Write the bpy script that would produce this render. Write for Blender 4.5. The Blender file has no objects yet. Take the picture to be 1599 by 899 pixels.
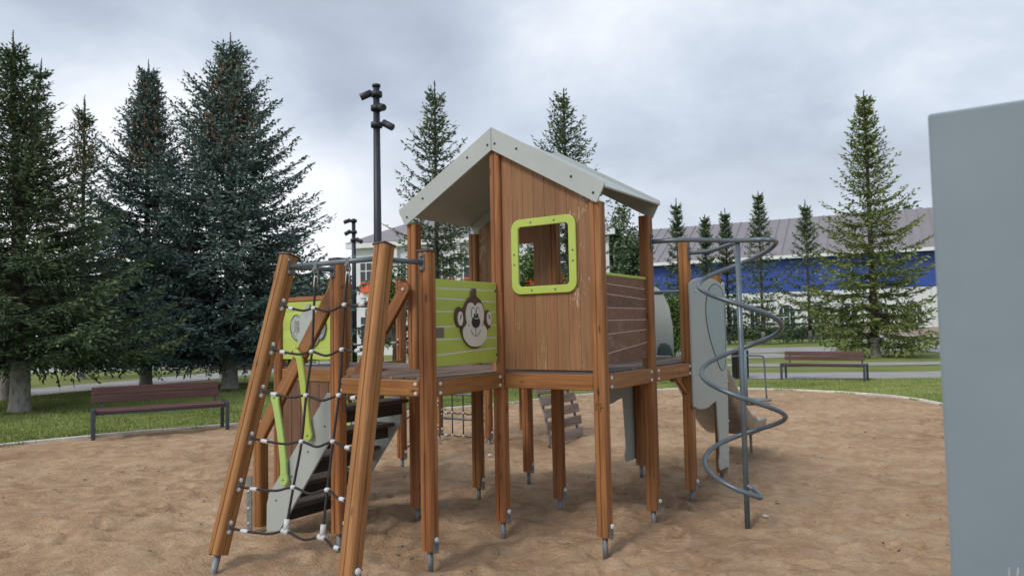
import bpy, bmesh, math, random
import numpy as np
from mathutils import Vector, Matrix
R = math.radians
random.seed(7); rng = np.random.default_rng(7)
SC = bpy.context.scene
COL = SC.collection

# ------------------------------------------------------------------ camera
cam_d = bpy.data.cameras.new('camera'); cam = bpy.data.objects.new('camera', cam_d); COL.objects.link(cam)
PT, RL = .0555, -.0193
fw = Vector((0, math.cos(PT), math.sin(PT))); up0 = Vector((0, -math.sin(PT), math.cos(PT))); rt0 = Vector((1, 0, 0))
rt = math.cos(RL)*rt0 + math.sin(RL)*up0; up = -math.sin(RL)*rt0 + math.cos(RL)*up0
M = Matrix((rt, up, -fw)).transposed().to_4x4(); M.translation = (0, 0, 1.6)
cam.matrix_world = M
cam_d.sensor_width = 36; cam_d.lens = 1148.27/1599*36
cam_d.clip_start = .1; cam_d.clip_end = 3000
cam_d.dof.use_dof = True; cam_d.dof.focus_distance = 5.8; cam_d.dof.aperture_fstop = 3.8
SC.camera = cam

# ------------------------------------------------------------------ world: overcast sky
SUN_EL, SUN_AZ = 44, 222     # azimuth the light comes from, clockwise from +Y
world = bpy.data.worlds.new('World'); SC.world = world; world.use_nodes = True
nt = world.node_tree; nt.nodes.clear()
def N(nt, t, **k):
    n = nt.nodes.new(t)
    for a, v in k.items():
        if a == 'op': n.operation = v
        else: setattr(n, a, v)
    return n
out = N(nt, 'ShaderNodeOutputWorld'); bg = N(nt, 'ShaderNodeBackground'); nt.links.new(bg.outputs[0], out.inputs[0])
sky = N(nt, 'ShaderNodeTexSky', sky_type='NISHITA', sun_disc=False)
sky.sun_elevation = R(SUN_EL); sky.sun_rotation = R(SUN_AZ)
tc = N(nt, 'ShaderNodeTexCoord'); sep = N(nt, 'ShaderNodeSeparateXYZ'); nt.links.new(tc.outputs['Generated'], sep.inputs[0])
def mth(nt, op, a, b=None, c=None):
    n = nt.nodes.new('ShaderNodeMath'); n.operation = op
    for i, v in enumerate((a, b, c)):
        if v is None: continue
        if isinstance(v, (int, float)): n.inputs[i].default_value = v
        else: nt.links.new(v, n.inputs[i])
    return n.outputs[0]
zc = mth(nt, 'ADD', mth(nt, 'ABSOLUTE', sep.outputs[2]), .34)
cx = mth(nt, 'DIVIDE', sep.outputs[0], zc); cy = mth(nt, 'DIVIDE', sep.outputs[1], zc)
cmb = N(nt, 'ShaderNodeCombineXYZ'); nt.links.new(cx, cmb.inputs[0]); nt.links.new(cy, cmb.inputs[1])
def noise(nt, vec, scale, detail=4, rough=.55, dist=0, loc=None):
    n = nt.nodes.new('ShaderNodeTexNoise'); n.inputs['Scale'].default_value = scale; n.inputs['Detail'].default_value = detail
    n.inputs['Roughness'].default_value = rough; n.inputs['Distortion'].default_value = dist
    if vec is not None:
        if loc is not None:
            m = nt.nodes.new('ShaderNodeMapping'); m.inputs['Location'].default_value = loc
            nt.links.new(vec, m.inputs[0]); vec = m.outputs[0]
        nt.links.new(vec, n.inputs['Vector'])
    return n.outputs['Fac']
def ramp(nt, fac, stops, interp='LINEAR'):
    r = nt.nodes.new('ShaderNodeValToRGB'); r.color_ramp.interpolation = interp
    el = r.color_ramp.elements
    while len(el) > len(stops): el.remove(el[-1])
    while len(el) < len(stops): el.new(.5)
    for e, (p, c) in zip(el, stops): e.position = p; e.color = (*c, 1) if len(c) == 3 else c
    nt.links.new(fac, r.inputs[0]); return r.outputs[0]
n1 = noise(nt, cmb.outputs[0], .85, 3, .5, .3, (3.1, 1.7, 0))
n2 = noise(nt, cmb.outputs[0], 2.6, 6, .6, .25, (9.3, 4.7, 2))
nn = mth(nt, 'ADD', mth(nt, 'MULTIPLY', n1, .76), mth(nt, 'MULTIPLY', n2, .24)); nn = mth(nt, 'SUBTRACT', nn, mth(nt, 'MULTIPLY', sep.outputs[0], .10))
cloud = ramp(nt, nn, [(.37, (.33, .375, .455)), (.45, (.45, .51, .605)), (.515, (.59, .65, .745)), (.595, (.84, .87, .92))])
# thin bright break in the overcast low over the left horizon
hz = N(nt, 'ShaderNodeMapRange', interpolation_type='SMOOTHSTEP'); nt.links.new(sep.outputs[2], hz.inputs[0])
hz.inputs[1].default_value = .30; hz.inputs[2].default_value = .10; hz.inputs[3].default_value = 0; hz.inputs[4].default_value = 1
wx = N(nt, 'ShaderNodeMapRange', interpolation_type='SMOOTHSTEP'); nt.links.new(sep.outputs[0], wx.inputs[0])
wx.inputs[1].default_value = .10; wx.inputs[2].default_value = -.35; wx.inputs[3].default_value = .25; wx.inputs[4].default_value = 1
fac = mth(nt, 'MULTIPLY', mth(nt, 'MULTIPLY', hz.outputs[0], wx.outputs[0]), .85)
mx = N(nt, 'ShaderNodeMix', data_type='RGBA'); nt.links.new(fac, mx.inputs[0]); nt.links.new(cloud, mx.inputs[6]); mx.inputs[7].default_value = (1.02, 1.02, 1.04, 1)
sc_ = N(nt, 'ShaderNodeVectorMath', op='SCALE'); nt.links.new(sky.outputs[0], sc_.inputs[0]); sc_.inputs['Scale'].default_value = .1
mx2 = N(nt, 'ShaderNodeMix', data_type='RGBA'); mx2.inputs[0].default_value = .93
nt.links.new(sc_.outputs[0], mx2.inputs[6]); nt.links.new(mx.outputs[2], mx2.inputs[7])
nt.links.new(mx2.outputs[2], bg.inputs[0]); bg.inputs[1].default_value = 1.12
sun_d = bpy.data.lights.new('sun', 'SUN'); sun = bpy.data.objects.new('sun', sun_d); COL.objects.link(sun)
sun_d.energy = 1.5; sun_d.angle = R(13); sun_d.color = (1, .93, .84)
sd = Vector((math.sin(R(SUN_AZ))*math.cos(R(SUN_EL)), math.cos(R(SUN_AZ))*math.cos(R(SUN_EL)), math.sin(R(SUN_EL))))
sun.rotation_euler = sd.to_track_quat('Z', 'Y').to_euler()
SC.view_settings.view_transform = 'Standard'; SC.view_settings.look = 'None'
SC.view_settings.exposure = .12; SC.view_settings.gamma = 1

# ------------------------------------------------------------------ materials
MATS = {}
def newmat(name):
    m = bpy.data.materials.new(name); m.use_nodes = True; MATS[name] = m
    return m, m.node_tree, m.node_tree.nodes['Principled BSDF']
def coords(nt, kind='Object'):
    return nt.nodes.new('ShaderNodeTexCoord').outputs[kind]
def pos(nt): return nt.nodes.new('ShaderNodeNewGeometry').outputs['Position']
def mapping(nt, vec, scale=(1, 1, 1), loc=None, rot=None):
    m = nt.nodes.new('ShaderNodeMapping'); m.inputs['Scale'].default_value = scale
    if rot: m.inputs['Rotation'].default_value = rot
    nt.links.new(vec, m.inputs[0])
    if loc is not None: nt.links.new(loc, m.inputs['Location'])
    return m.outputs[0]
def mixc(nt, fac, a, b, blend='MIX'):
    n = nt.nodes.new('ShaderNodeMix'); n.data_type = 'RGBA'; n.blend_type = blend
    for i, v in ((0, fac), (6, a), (7, b)):
        if isinstance(v, (int, float)): n.inputs[i].default_value = v
        elif isinstance(v, tuple): n.inputs[i].default_value = (*v, 1) if len(v) == 3 else v
        else: nt.links.new(v, n.inputs[i])
    return n.outputs[2]
def bump(nt, h, bsdf, strength=.3, dist=.01):
    b = nt.nodes.new('ShaderNodeBump'); b.inputs['Strength'].default_value = strength; b.inputs['Distance'].default_value = dist
    nt.links.new(h, b.inputs['Height']); nt.links.new(b.outputs[0], bsdf.inputs['Normal'])
def rnd(nt):
    o = nt.nodes.new('ShaderNodeObjectInfo')
    return o.outputs['Random']
def rndvec(nt):
    r = rnd(nt); c = nt.nodes.new('ShaderNodeCombineXYZ')
    nt.links.new(mth(nt, 'MULTIPLY', r, 37.), c.inputs[0]); nt.links.new(mth(nt, 'MULTIPLY', r, 91.), c.inputs[1]); nt.links.new(mth(nt, 'MULTIPLY', r, 53.), c.inputs[2])
    return c.outputs[0]
def simple(name, col, rough=.5, metal=0, var=.12, scale=6, bmp=0, bscale=80, spec=.5, coat=0):
    m, nt, b = newmat(name)
    v = coords(nt); f = noise(nt, v, scale, 5, .6)
    lo = tuple(c*(1-var) for c in col); hi = tuple(min(1, c*(1+var)) for c in col)
    c = ramp(nt, f, [(.3, lo), (.7, hi)])
    rv = mth(nt, 'ADD', mth(nt, 'MULTIPLY', rnd(nt), .16), .92)
    hs = nt.nodes.new('ShaderNodeHueSaturation'); nt.links.new(c, hs.inputs['Color']); nt.links.new(rv, hs.inputs['Value'])
    nt.links.new(hs.outputs[0], b.inputs['Base Color'])
    b.inputs['Roughness'].default_value = rough; b.inputs['Metallic'].default_value = metal
    b.inputs['Specular IOR Level'].default_value = spec
    if bmp: bump(nt, noise(nt, v, bscale, 4, .6), b, bmp, .004)
    return m
def wood(name, dark, mid, light, rough=.55, peel=0, knots=True, weather=0):
    """grain runs along the object's local Z"""
    m, nt, b = newmat(name)
    v = coords(nt); off = rndvec(nt)
    vs = mapping(nt, v, (26, 26, 1.3), off)
    g1 = noise(nt, vs, 1.0, 6, .62, .6)
    vf = mapping(nt, v, (120, 120, 3.5), off)
    g2 = noise(nt, vf, 1.0, 3, .6)
    vb = mapping(nt, v, (2.2, 2.2, 1.6), off)
    g3 = noise(nt, vb, 1.0, 3, .5)
    g = mth(nt, 'ADD', mth(nt, 'MULTIPLY', g1, .6), mth(nt, 'MULTIPLY', g2, .22)); g = mth(nt, 'ADD', g, mth(nt, 'MULTIPLY', g3, .25))
    c = ramp(nt, g, [(.36, dark), (.52, mid), (.68, light)])
    if knots:
        vk = mapping(nt, v, (9, 9, 3.0), off)
        vor = nt.nodes.new('ShaderNodeTexVoronoi'); vor.inputs['Scale'].default_value = 1; nt.links.new(vk, vor.inputs['Vector'])
        kf = ramp(nt, vor.outputs['Distance'], [(.05, (1, 1, 1)), (.13, (0, 0, 0))])
        c = mixc(nt, mth(nt, 'MULTIPLY', kf, .75), c, tuple(x*.35 for x in dark))
    if weather:
        w = ramp(nt, noise(nt, mapping(nt, v, (5, 5, .9), off), 1, 5, .6), [(.45, (0, 0, 0)), (.65, (1, 1, 1))])
        c = mixc(nt, mth(nt, 'MULTIPLY', w, weather), c, (.30, .26, .23))
    if peel:
        pv = mapping(nt, v, (95, 95, 16), off)
        p1 = noise(nt, pv, 1, 5, .7, .3); p2 = noise(nt, mapping(nt, v, (3, 3, 1.7), off), 1, 2, .5)
        pf = ramp(nt, mth(nt, 'ADD', mth(nt, 'MULTIPLY', p1, .62), mth(nt, 'MULTIPLY', p2, .42)), [(peel, (0, 0, 0)), (peel+.035, (1, 1, 1))])
        c = mixc(nt, mth(nt, 'MULTIPLY', pf, .8), c, (.50, .40, .31))
    hs = nt.nodes.new('ShaderNodeHueSaturation'); nt.links.new(c, hs.inputs['Color'])
    nt.links.new(mth(nt, 'ADD', mth(nt, 'MULTIPLY', rnd(nt), .30), .85), hs.inputs['Value'])
    nt.links.new(mth(nt, 'ADD', mth(nt, 'MULTIPLY', mth(nt, 'FRACT', mth(nt, 'MULTIPLY', rnd(nt), 7.3)), .012), .494), hs.inputs['Hue'])
    nt.links.new(hs.outputs[0], b.inputs['Base Color'])
    b.inputs['Roughness'].default_value = rough; b.inputs['Specular IOR Level'].default_value = .35
    bump(nt, g, b, .35, .004)
    return m
wood('stained_wood', (.135, .050, .016), (.278, .116, .036), (.405, .190, .068), weather=.06)
wood('brown_board', (.185, .090, .043), (.250, .128, .061), (.31, .170, .088), .6, peel=.655, knots=False)
wood('brown_board_worn', (.178, .086, .041), (.240, .124, .059), (.30, .166, .086), .6, peel=.588, knots=False)
wood('deck_board', (.075, .045, .036), (.13, .085, .066), (.22, .165, .135), .75, knots=False, weather=.5)
wood('bench_plank', (.080, .040, .038), (.120, .062, .058), (.165, .092, .085), .5, knots=False)
wood('grey_slat', (.13, .085, .065), (.23, .165, .135), (.34, .27, .23), .8, knots=False, weather=.5)
wood('step_board', (.016, .012, .010), (.028, .021, .018), (.050, .038, .032), .7, knots=False)
wood('tread_board', (.035, .026, .022), (.070, .054, .045), (.16, .125, .10), .7, knots=False)
simple('lime_board', (.445, .555, .105), .42, var=.06, scale=3, bmp=.05)
simple('lime_edge', (.50, .66, .10), .4, var=.05)
simple('green_board', (.380, .560, .160), .42, var=.06, scale=3)
simple('grey_board', (.375, .415, .40), .45, var=.05, scale=2.5, bmp=.05)
simple('pale_board', (.60, .64, .58), .45, var=.04, scale=3)
simple('blue_grey_board', (.190, .245, .285), .42, var=.10, scale=2)
simple('ear_board', (.285, .375, .385), .42, var=.04, scale=3)
simple('pale_joint', (.44, .36, .29), .7)
simple('panel_grey', (.30, .35, .37), .45)
simple('dark_groove', (.07, .08, .09), .6)
simple('roof_board', (.415, .45, .445), .42, var=.06, scale=2.2, bmp=.05)
simple('roof_inside', (.40, .41, .385), .55, var=.08, scale=3)
simple('monkey_brown', (.085, .045, .035), .45, var=.05)
simple('monkey_face', (.64, .64, .58), .45, var=.04)
simple('monkey_dark', (.022, .026, .034), .4)
simple('white_plastic', (.58, .59, .60), .4, var=.06)
simple('galvanised', (.20, .215, .225), .55, metal=.35, var=.2, scale=25, bmp=.08)
simple('grey_tube', (.125, .160, .190), .34, metal=.25, var=.12, scale=12)
simple('rope', (.028, .024, .024), .85, var=.3, scale=90, bmp=.6, bscale=260)
simple('steel', (.30, .29, .28), .38, metal=.7, var=.2, scale=7)
simple('bench_metal', (.055, .066, .085), .42, metal=.2, var=.12)
simple('pole_metal', (.032, .036, .048), .45, metal=.2, var=.15)
simple('black_metal', (.02, .02, .022), .5)
simple('cap_brown', (.075, .045, .038), .4)
simple('kerb_stone', (.60, .575, .53), .85, var=.2, scale=9, bmp=.3)
simple('white_wall', (.74, .76, .77), .8, var=.05, scale=.5)
simple('blue_cladding', (.022, .062, .30), .5, var=.1, scale=.3)
simple('mauve_roof', (.235, .215, .235), .5, var=.08, scale=.4)
simple('orange_panel', (.78, .115, .035), .5, var=.08)
simple('planter_brown', (.12, .055, .045), .7)
simple('beige_wall', (.40, .33, .27), .85)
simple('sign_plate', (.16, .15, .13), .5)
m, nt, b = newmat('window_glass')
b.inputs['Base Color'].default_value = (.03, .045, .055, 1); b.inputs['Roughness'].default_value = .12
# sand
m, nt, b = newmat('sand')
v = pos(nt)
s1 = noise(nt, v, .55, 4, .6); s2 = noise(nt, v, 5, 6, .65, .4); s3 = noise(nt, v, 90, 3, .7)
s4 = noise(nt, mapping(nt, v, (1, 1.4, 1)), 18, 5, .7, .2)
f = mth(nt, 'ADD', mth(nt, 'MULTIPLY', s1, .40), mth(nt, 'MULTIPLY', s2, .36)); f = mth(nt, 'ADD', f, mth(nt, 'MULTIPLY', s3, .24))
c = ramp(nt, f, [(.34, (.285, .176, .103)), (.5, (.475, .314, .193)), (.63, (.630, .450, .295))])
fl = ramp(nt, s4, [(.29, (1, 1, 1)), (.335, (0, 0, 0))])
s5 = noise(nt, v, 42, 4, .75); sp_ = ramp(nt, s5, [(.64, (0, 0, 0)), (.70, (1, 1, 1))]); c = mixc(nt, mth(nt, 'MULTIPLY', sp_, .5), c, (.15, .10, .06))
sp2 = ramp(nt, noise(nt, v, 55, 3, .7), [(.66, (0, 0, 0)), (.72, (1, 1, 1))]); c = mixc(nt, mth(nt, 'MULTIPLY', sp2, .5), c, (.62, .50, .37))
dp_ = ramp(nt, noise(nt, v, 3.2, 7, .68, .5), [(.50, (0, 0, 0)), (.55, (1, 1, 1))]); c = mixc(nt, mth(nt, 'MULTIPLY', dp_, .28), c, (.70, .53, .36))
dd_ = ramp(nt, noise(nt, v, 7.5, 6, .7, .3), [(.36, (1, 1, 1)), (.42, (0, 0, 0))]); c = mixc(nt, mth(nt, 'MULTIPLY', dd_, .35), c, (.20, .125, .07))
c = mixc(nt, mth(nt, 'MULTIPLY', fl, .65), c, (.12, .075, .045))
nt.links.new(c, b.inputs['Base Color']); b.inputs['Roughness'].default_value = .95; b.inputs['Specular IOR Level'].default_value = .15
hh = mth(nt, 'ADD', mth(nt, 'MULTIPLY', s3, .12), mth(nt, 'ADD', mth(nt, 'MULTIPLY', s4, .65), mth(nt, 'MULTIPLY', s5, .25))); bump(nt, hh, b, 1.0, .06)
# grass ground
m, nt, b = newmat('lawn')
v = pos(nt)
g1 = noise(nt, v, .35, 5, .6); g2 = noise(nt, v, 9, 5, .7); g3 = noise(nt, v, 60, 3, .7)
f = mth(nt, 'ADD', mth(nt, 'MULTIPLY', g1, .5), mth(nt, 'ADD', mth(nt, 'MULTIPLY', g2, .28), mth(nt, 'MULTIPLY', g3, .22)))
c = ramp(nt, f, [(.34, (.13, .165, .050)), (.5, (.21, .25, .075)), (.62, (.27, .29, .11)), (.74, (.33, .30, .16))])
nt.links.new(c, b.inputs['Base Color']); b.inputs['Roughness'].default_value = .9; b.inputs['Specular IOR Level'].default_value = .1
bump(nt, g3, b, .8, .03)
# asphalt / paving
m, nt, b = newmat('paving')
v = pos(nt); f = mth(nt, 'ADD', mth(nt, 'MULTIPLY', noise(nt, v, .7, 4, .6), .6), mth(nt, 'MULTIPLY', noise(nt, v, 25, 4, .7), .4))
nt.links.new(ramp(nt, f, [(.35, (.25, .245, .24)), (.65, (.38, .375, .37))]), b.inputs['Base Color']); b.inputs['Roughness'].default_value = .85
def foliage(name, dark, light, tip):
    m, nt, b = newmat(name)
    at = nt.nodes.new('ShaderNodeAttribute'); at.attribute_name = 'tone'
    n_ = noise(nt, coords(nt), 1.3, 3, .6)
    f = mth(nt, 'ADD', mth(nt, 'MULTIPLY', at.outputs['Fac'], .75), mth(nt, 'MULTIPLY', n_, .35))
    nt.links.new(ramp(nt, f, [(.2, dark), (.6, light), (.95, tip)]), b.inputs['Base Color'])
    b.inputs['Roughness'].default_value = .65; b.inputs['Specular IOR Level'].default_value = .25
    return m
foliage('blue_needles', (.058, .092, .088), (.130, .190, .172), (.235, .315, .285))
foliage('green_needles', (.040, .066, .038), (.088, .130, .066), (.165, .225, .105))
foliage('mid_needles', (.060, .092, .055), (.13, .18, .095), (.21, .27, .14))
foliage('light_needles', (.09, .125, .040), (.18, .225, .068), (.29, .335, .11))
foliage('bright_leaves', (.035, .065, .015), (.075, .135, .028), (.14, .22, .05))
foliage('dry_needles', (.06, .05, .03), (.14, .10, .055), (.20, .15, .08))
foliage('cones', (.13, .075, .040), (.25, .15, .085), (.36, .235, .14))
foliage('grass_blades', (.16, .205, .055), (.29, .35, .10), (.42, .43, .19))
m, nt, b = newmat('bark')
v = mapping(nt, coords(nt), (14, 14, 4)); f = noise(nt, v, 1, 6, .7)
nt.links.new(ramp(nt, f, [(.35, (.030, .022, .018)), (.7, (.13, .10, .08))]), b.inputs['Base Color']); b.inputs['Roughness'].default_value = .95; bump(nt, f, b, .8, .03)
m, nt, b = newmat('whitewash')
v = mapping(nt, coords(nt), (12, 12, 5)); f = noise(nt, v, 1, 6, .72)
nt.links.new(ramp(nt, f, [(.33, (.10, .085, .07)), (.47, (.36, .34, .31)), (.7, (.50, .48, .44))]), b.inputs['Base Color']); b.inputs['Roughness'].default_value = .95; bump(nt, f, b, .8, .03)

# ------------------------------------------------------------------ builders
def link(name, me, mat, parent=None, mw=None, smooth=False):
    o = bpy.data.objects.new(name, me); COL.objects.link(o)
    if mat and not me.materials: me.materials.append(MATS[mat])
    if parent is not None: o.parent = parent
    if mw is not None: o.matrix_local = mw
    if smooth:
        me.polygons.foreach_set('use_smooth', [True]*len(me.polygons))
    return o
def tag(o, label=None, cat=None, group=None, kind=None):
    if label: o['label'] = label
    if cat: o['category'] = cat
    if group: o['group'] = group
    if kind: o['kind'] = kind
    return o
def empty(name, loc=(0, 0, 0), rz=0, parent=None):
    o = bpy.data.objects.new(name, None); COL.objects.link(o); o.location = loc; o.rotation_euler = (0, 0, rz)
    o.empty_display_size = .2
    if parent: o.parent = parent
    return o
def frame(p, z, ref=None):
    """matrix with local Z along z"""
    z = Vector(z).normalized(); ref = Vector(ref) if ref is not None else (Vector((0, 0, 1)) if abs(z.z) < .95 else Vector((0, 1, 0)))
    x = ref.cross(z); x.normalize(); y = z.cross(x)
    m = Matrix((x, y, z)).transposed().to_4x4(); m.translation = Vector(p); return m
def finish(bm, name='mesh', bev=0, seg=1, angle=50):
    if bev:
        bmesh.ops.recalc_face_normals(bm, faces=bm.faces)
        ed = [e for e in bm.edges if len(e.link_faces) == 2 and e.calc_face_angle(0) > R(angle)]
        bmesh.ops.bevel(bm, geom=ed, offset=bev, segments=seg, affect='EDGES', profile=.5, clamp_overlap=True)
    bmesh.ops.recalc_face_normals(bm, faces=bm.faces)
    me = bpy.data.meshes.new(name); bm.to_mesh(me); bm.free(); return me
def prism(bm, pts, z0, z1, xf=None):
    """extrude a 2-D polygon (may be concave) between z0 and z1"""
    a = [bm.verts.new((x, y, z0)) for x, y in pts]; b_ = [bm.verts.new((x, y, z1)) for x, y in pts]
    n = len(pts)
    bm.faces.new(list(reversed(a))); bm.faces.new(b_)
    for i in range(n): bm.faces.new((a[i], a[(i+1) % n], b_[(i+1) % n], b_[i]))
    if xf is not None: bmesh.ops.transform(bm, matrix=xf, verts=a+b_)
def box(bm, c, s, xf=None):
    x, y, z = c; a, b_, h = s[0]/2, s[1]/2, s[2]/2
    prism(bm, [(x-a, y-b_), (x+a, y-b_), (x+a, y+b_), (x-a, y+b_)], z-h, z+h, xf)
_cache = {}
def bar(name, p, q, w, h, mat, parent, bev=.005, ref=None, lab=None):
    """board from p to q, grain along its length (local Z); w = across, h = the side facing ref"""
    p, q = Vector(p), Vector(q); L_ = (q-p).length
    bm = bmesh.new(); box(bm, (0, 0, L_/2), (w, h, L_)); me = finish(bm, name, bev)
    return link(name, me, mat, parent, frame(p, q-p, ref))
def ring_pts(r, n, a0=0): return [(r*math.cos(a0+2*math.pi*i/n), r*math.sin(a0+2*math.pi*i/n)) for i in range(n)]
def tube_bm(bm, pts, r, n=8, cap=True, rs=None):
    pts = [Vector(p) for p in pts]; prev = None; rings = []
    tang = []
    for i in range(len(pts)):
        a = pts[max(0, i-1)]; b_ = pts[min(len(pts)-1, i+1)]; tang.append((b_-a).normalized())
    ref = Vector((0, 0, 1)) if abs(tang[0].z) < .9 else Vector((1, 0, 0))
    x = ref.cross(tang[0]).normalized()
    for i, (p, t) in enumerate(zip(pts, tang)):
        x = (x - t*x.dot(t)).normalized(); y = t.cross(x)
        rr = rs[i] if rs is not None else r
        rings.append([bm.verts.new(p + x*(rr*math.cos(2*math.pi*k/n)) + y*(rr*math.sin(2*math.pi*k/n))) for k in range(n)])
    for A, B in zip(rings, rings[1:]):
        for k in range(n):
            f_ = bm.faces.new((A[k], A[(k+1) % n], B[(k+1) % n], B[k])); f_.smooth = True
    if cap:
        bm.faces.new(list(reversed(rings[0]))); bm.faces.new(rings[-1])
def tube(name, pts, r, mat, parent, n=8, lab=None, rs=None):
    bm = bmesh.new(); tube_bm(bm, pts, r, n, True, rs)
    return link(name, finish(bm, name), mat, parent)
def ball_me(name, r, flat=.75, seg=10):
    k = (name, r)
    if k in _cache: return _cache[k]
    bm = bmesh.new(); bmesh.ops.create_uvsphere(bm, u_segments=seg, v_segments=6, radius=r)
    for v_ in bm.verts: v_.co.z *= flat
    for f_ in bm.faces: f_.smooth = True
    _cache[k] = finish(bm, name); return _cache[k]
def bolt(p, d, parent, r=.017, mat='white_plastic', name='bolt_cap'):
    return link(name, ball_me(name+mat, r), mat, parent, frame(p, d))
def smoothpts(pts, sub=8, closed=False):
    P = [Vector(p) for p in pts]; n = len(P); out_ = []
    rngi = range(n) if closed else range(n-1)
    for i in rngi:
        p0 = P[(i-1) % n] if closed or i > 0 else P[0]*2-P[1]
        p1, p2 = P[i], P[(i+1) % n]
        p3 = P[(i+2) % n] if closed or i < n-2 else P[-1]*2-P[-2]
        for k in range(sub):
            t = k/sub
            out_.append(.5*((2*p1)+(-p0+p2)*t+(2*p0-5*p1+4*p2-p3)*t*t+(-p0+3*p1-3*p2+p3)*t**3))
    if not closed: out_.append(P[-1])
    return out_
def plate(name, pts, t, mat, parent, origin, xa, ya, bev=.004, off=0, grain=False):
    """2-D outline in the plane (origin, xa, ya), thickness t centred at 'off' along the normal"""
    xa, ya = Vector(xa).normalized(), Vector(ya).normalized(); nz = xa.cross(ya)
    if grain:   # local Z must follow ya
        m_ = Matrix((xa, -nz, ya)).transposed().to_4x4(); m_.translation = Vector(origin)
        xf = Matrix(((1, 0, 0, 0), (0, 0, -1, 0), (0, 1, 0, 0), (0, 0, 0, 1)))
    else:
        m_ = Matrix((xa, ya, nz)).transposed().to_4x4(); m_.translation = Vector(origin); xf = None
    bm = bmesh.new()
    polys = pts if isinstance(pts[0][0], (tuple, list)) else [pts]
    for pl in polys: prism(bm, pl, off-t/2, off+t/2, xf)
    return link(name, finish(bm, name, bev, angle=70), mat, parent, m_)
def loop_ring(name, outer, inner, t, mat, parent, origin, xa, ya, off=0):
    xa, ya = Vector(xa).normalized(), Vector(ya).normalized(); nz = xa.cross(ya)
    m_ = Matrix((xa, ya, nz)).transposed().to_4x4(); m_.translation = Vector(origin)
    bm = bmesh.new(); n = len(outer)
    V = [[bm.verts.new((x, y, z)) for x, y in L_] for L_, z in ((outer, off-t/2), (inner, off-t/2), (inner, off+t/2), (outer, off+t/2))]
    for i in range(n):
        j = (i+1) % n
        for k in range(4): bm.faces.new((V[k][i], V[k][j], V[(k+1) % 4][j], V[(k+1) % 4][i]))
    return link(name, finish(bm, name, .005, 2, 60), mat, parent, m_)
def rrect(x0, y0, x1, y1, r, n=6):
    o_ = []
    for cx_, cy_, a0 in ((x1-r, y1-r, 0), (x0+r, y1-r, 90), (x0+r, y0+r, 180), (x1-r, y0+r, 270)):
        for k in range(n+1): o_.append((cx_+r*math.cos(R(a0+90*k/n)), cy_+r*math.sin(R(a0+90*k/n))))
    return o_
def ell(cx_, cy_, rx, ry, n=28, rot=0):
    o_ = []
    for k in range(n):
        a = 2*math.pi*k/n; x, y = rx*math.cos(a), ry*math.sin(a)
        o_.append((cx_+x*math.cos(rot)-y*math.sin(rot), cy_+x*math.sin(rot)+y*math.cos(rot)))
    return o_
def arr_mesh(name, verts, faces4, tone=None, smooth=False):
    me = bpy.data.meshes.new(name); k = faces4.shape[1]
    me.vertices.add(len(verts)); me.vertices.foreach_set('co', np.ascontiguousarray(verts, dtype=np.float32).ravel())
    me.loops.add(faces4.size); me.loops.foreach_set('vertex_index', np.ascontiguousarray(faces4, dtype=np.int32).ravel())
    me.polygons.add(len(faces4)); me.polygons.foreach_set('loop_start', np.arange(0, faces4.size, k, dtype=np.int32))
    if smooth: me.polygons.foreach_set('use_smooth', np.ones(len(faces4), dtype=bool))
    me.update(calc_edges=True)
    if tone is not None:
        at = me.attributes.new('tone', 'FLOAT', 'FACE'); at.data.foreach_set('value', np.ascontiguousarray(tone, dtype=np.float32))
    return me

# ------------------------------------------------------------------ ground
EDGE = [(-7.9, 10.8), (-6.8, 11.85), (-4.9, 13.15), (-2.6, 14.35), (-.3, 15.7), (1.4, 17.35), (3.8, 18.55), (5.75, 18.3), (7.3, 17.05), (8.1, 15.4), (8.15, 13.8),
        (8.3, 10), (8.6, 5), (7.5, 0), (4, -3.2), (-1, -4), (-6, -3), (-9.5, 0), (-10.6, 4), (-9.8, 8.3)]
edge = smoothpts([(x, y, 0) for x, y in EDGE], 8, True)
EP = np.array([(p.x, p.y) for p in edge])
def signed(xy):
    """distance to the sandbox edge, negative inside"""
    x, y = xy[:, 0], xy[:, 1]; ins = np.zeros(len(x), bool); dm = np.full(len(x), 1e9)
    A, B = EP, np.roll(EP, -1, 0)
    for (x0, y0), (x1, y1) in zip(A, B):
        c_ = ((y0 > y) != (y1 > y)) & (x < (x1-x0)*(y-y0)/((y1-y0) if y1 != y0 else 1e-9)+x0); ins ^= c_
        t = np.clip(((x-x0)*(x1-x0)+(y-y0)*(y1-y0))/((x1-x0)**2+(y1-y0)**2+1e-12), 0, 1)
        dm = np.minimum(dm, np.hypot(x-x0-t*(x1-x0), y-y0-t*(y1-y0)))
    return np.where(ins, -dm, dm)
def vnoise(x, y, s, seed):
    r_ = np.random.default_rng(seed); T = r_.random((256, 256)); x = x/s+100; y = y/s+100
    xi, yi = np.floor(x).astype(int), np.floor(y).astype(int); fx, fy = x-xi, y-yi; fx = fx*fx*(3-2*fx); fy = fy*fy*(3-2*fy)
    g = lambda a, b_: T[a % 256, b_ % 256]
    return (g(xi, yi)*(1-fx)+g(xi+1, yi)*fx)*(1-fy)+(g(xi, yi+1)*(1-fx)+g(xi+1, yi+1)*fx)*fy-.5
xs = np.concatenate([np.arange(-10.8, -4.2, .08), np.arange(-4.2, 4.2, .032), np.arange(4.2, 8.9, .07)])
ys = np.concatenate([np.arange(-4.2, 2.6, .3), np.arange(2.6, 8.6, .034), np.arange(8.6, 18.8, .085)])
X, Y = np.meshgrid(xs, ys); xf_, yf_ = X.ravel(), Y.ravel()
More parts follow.
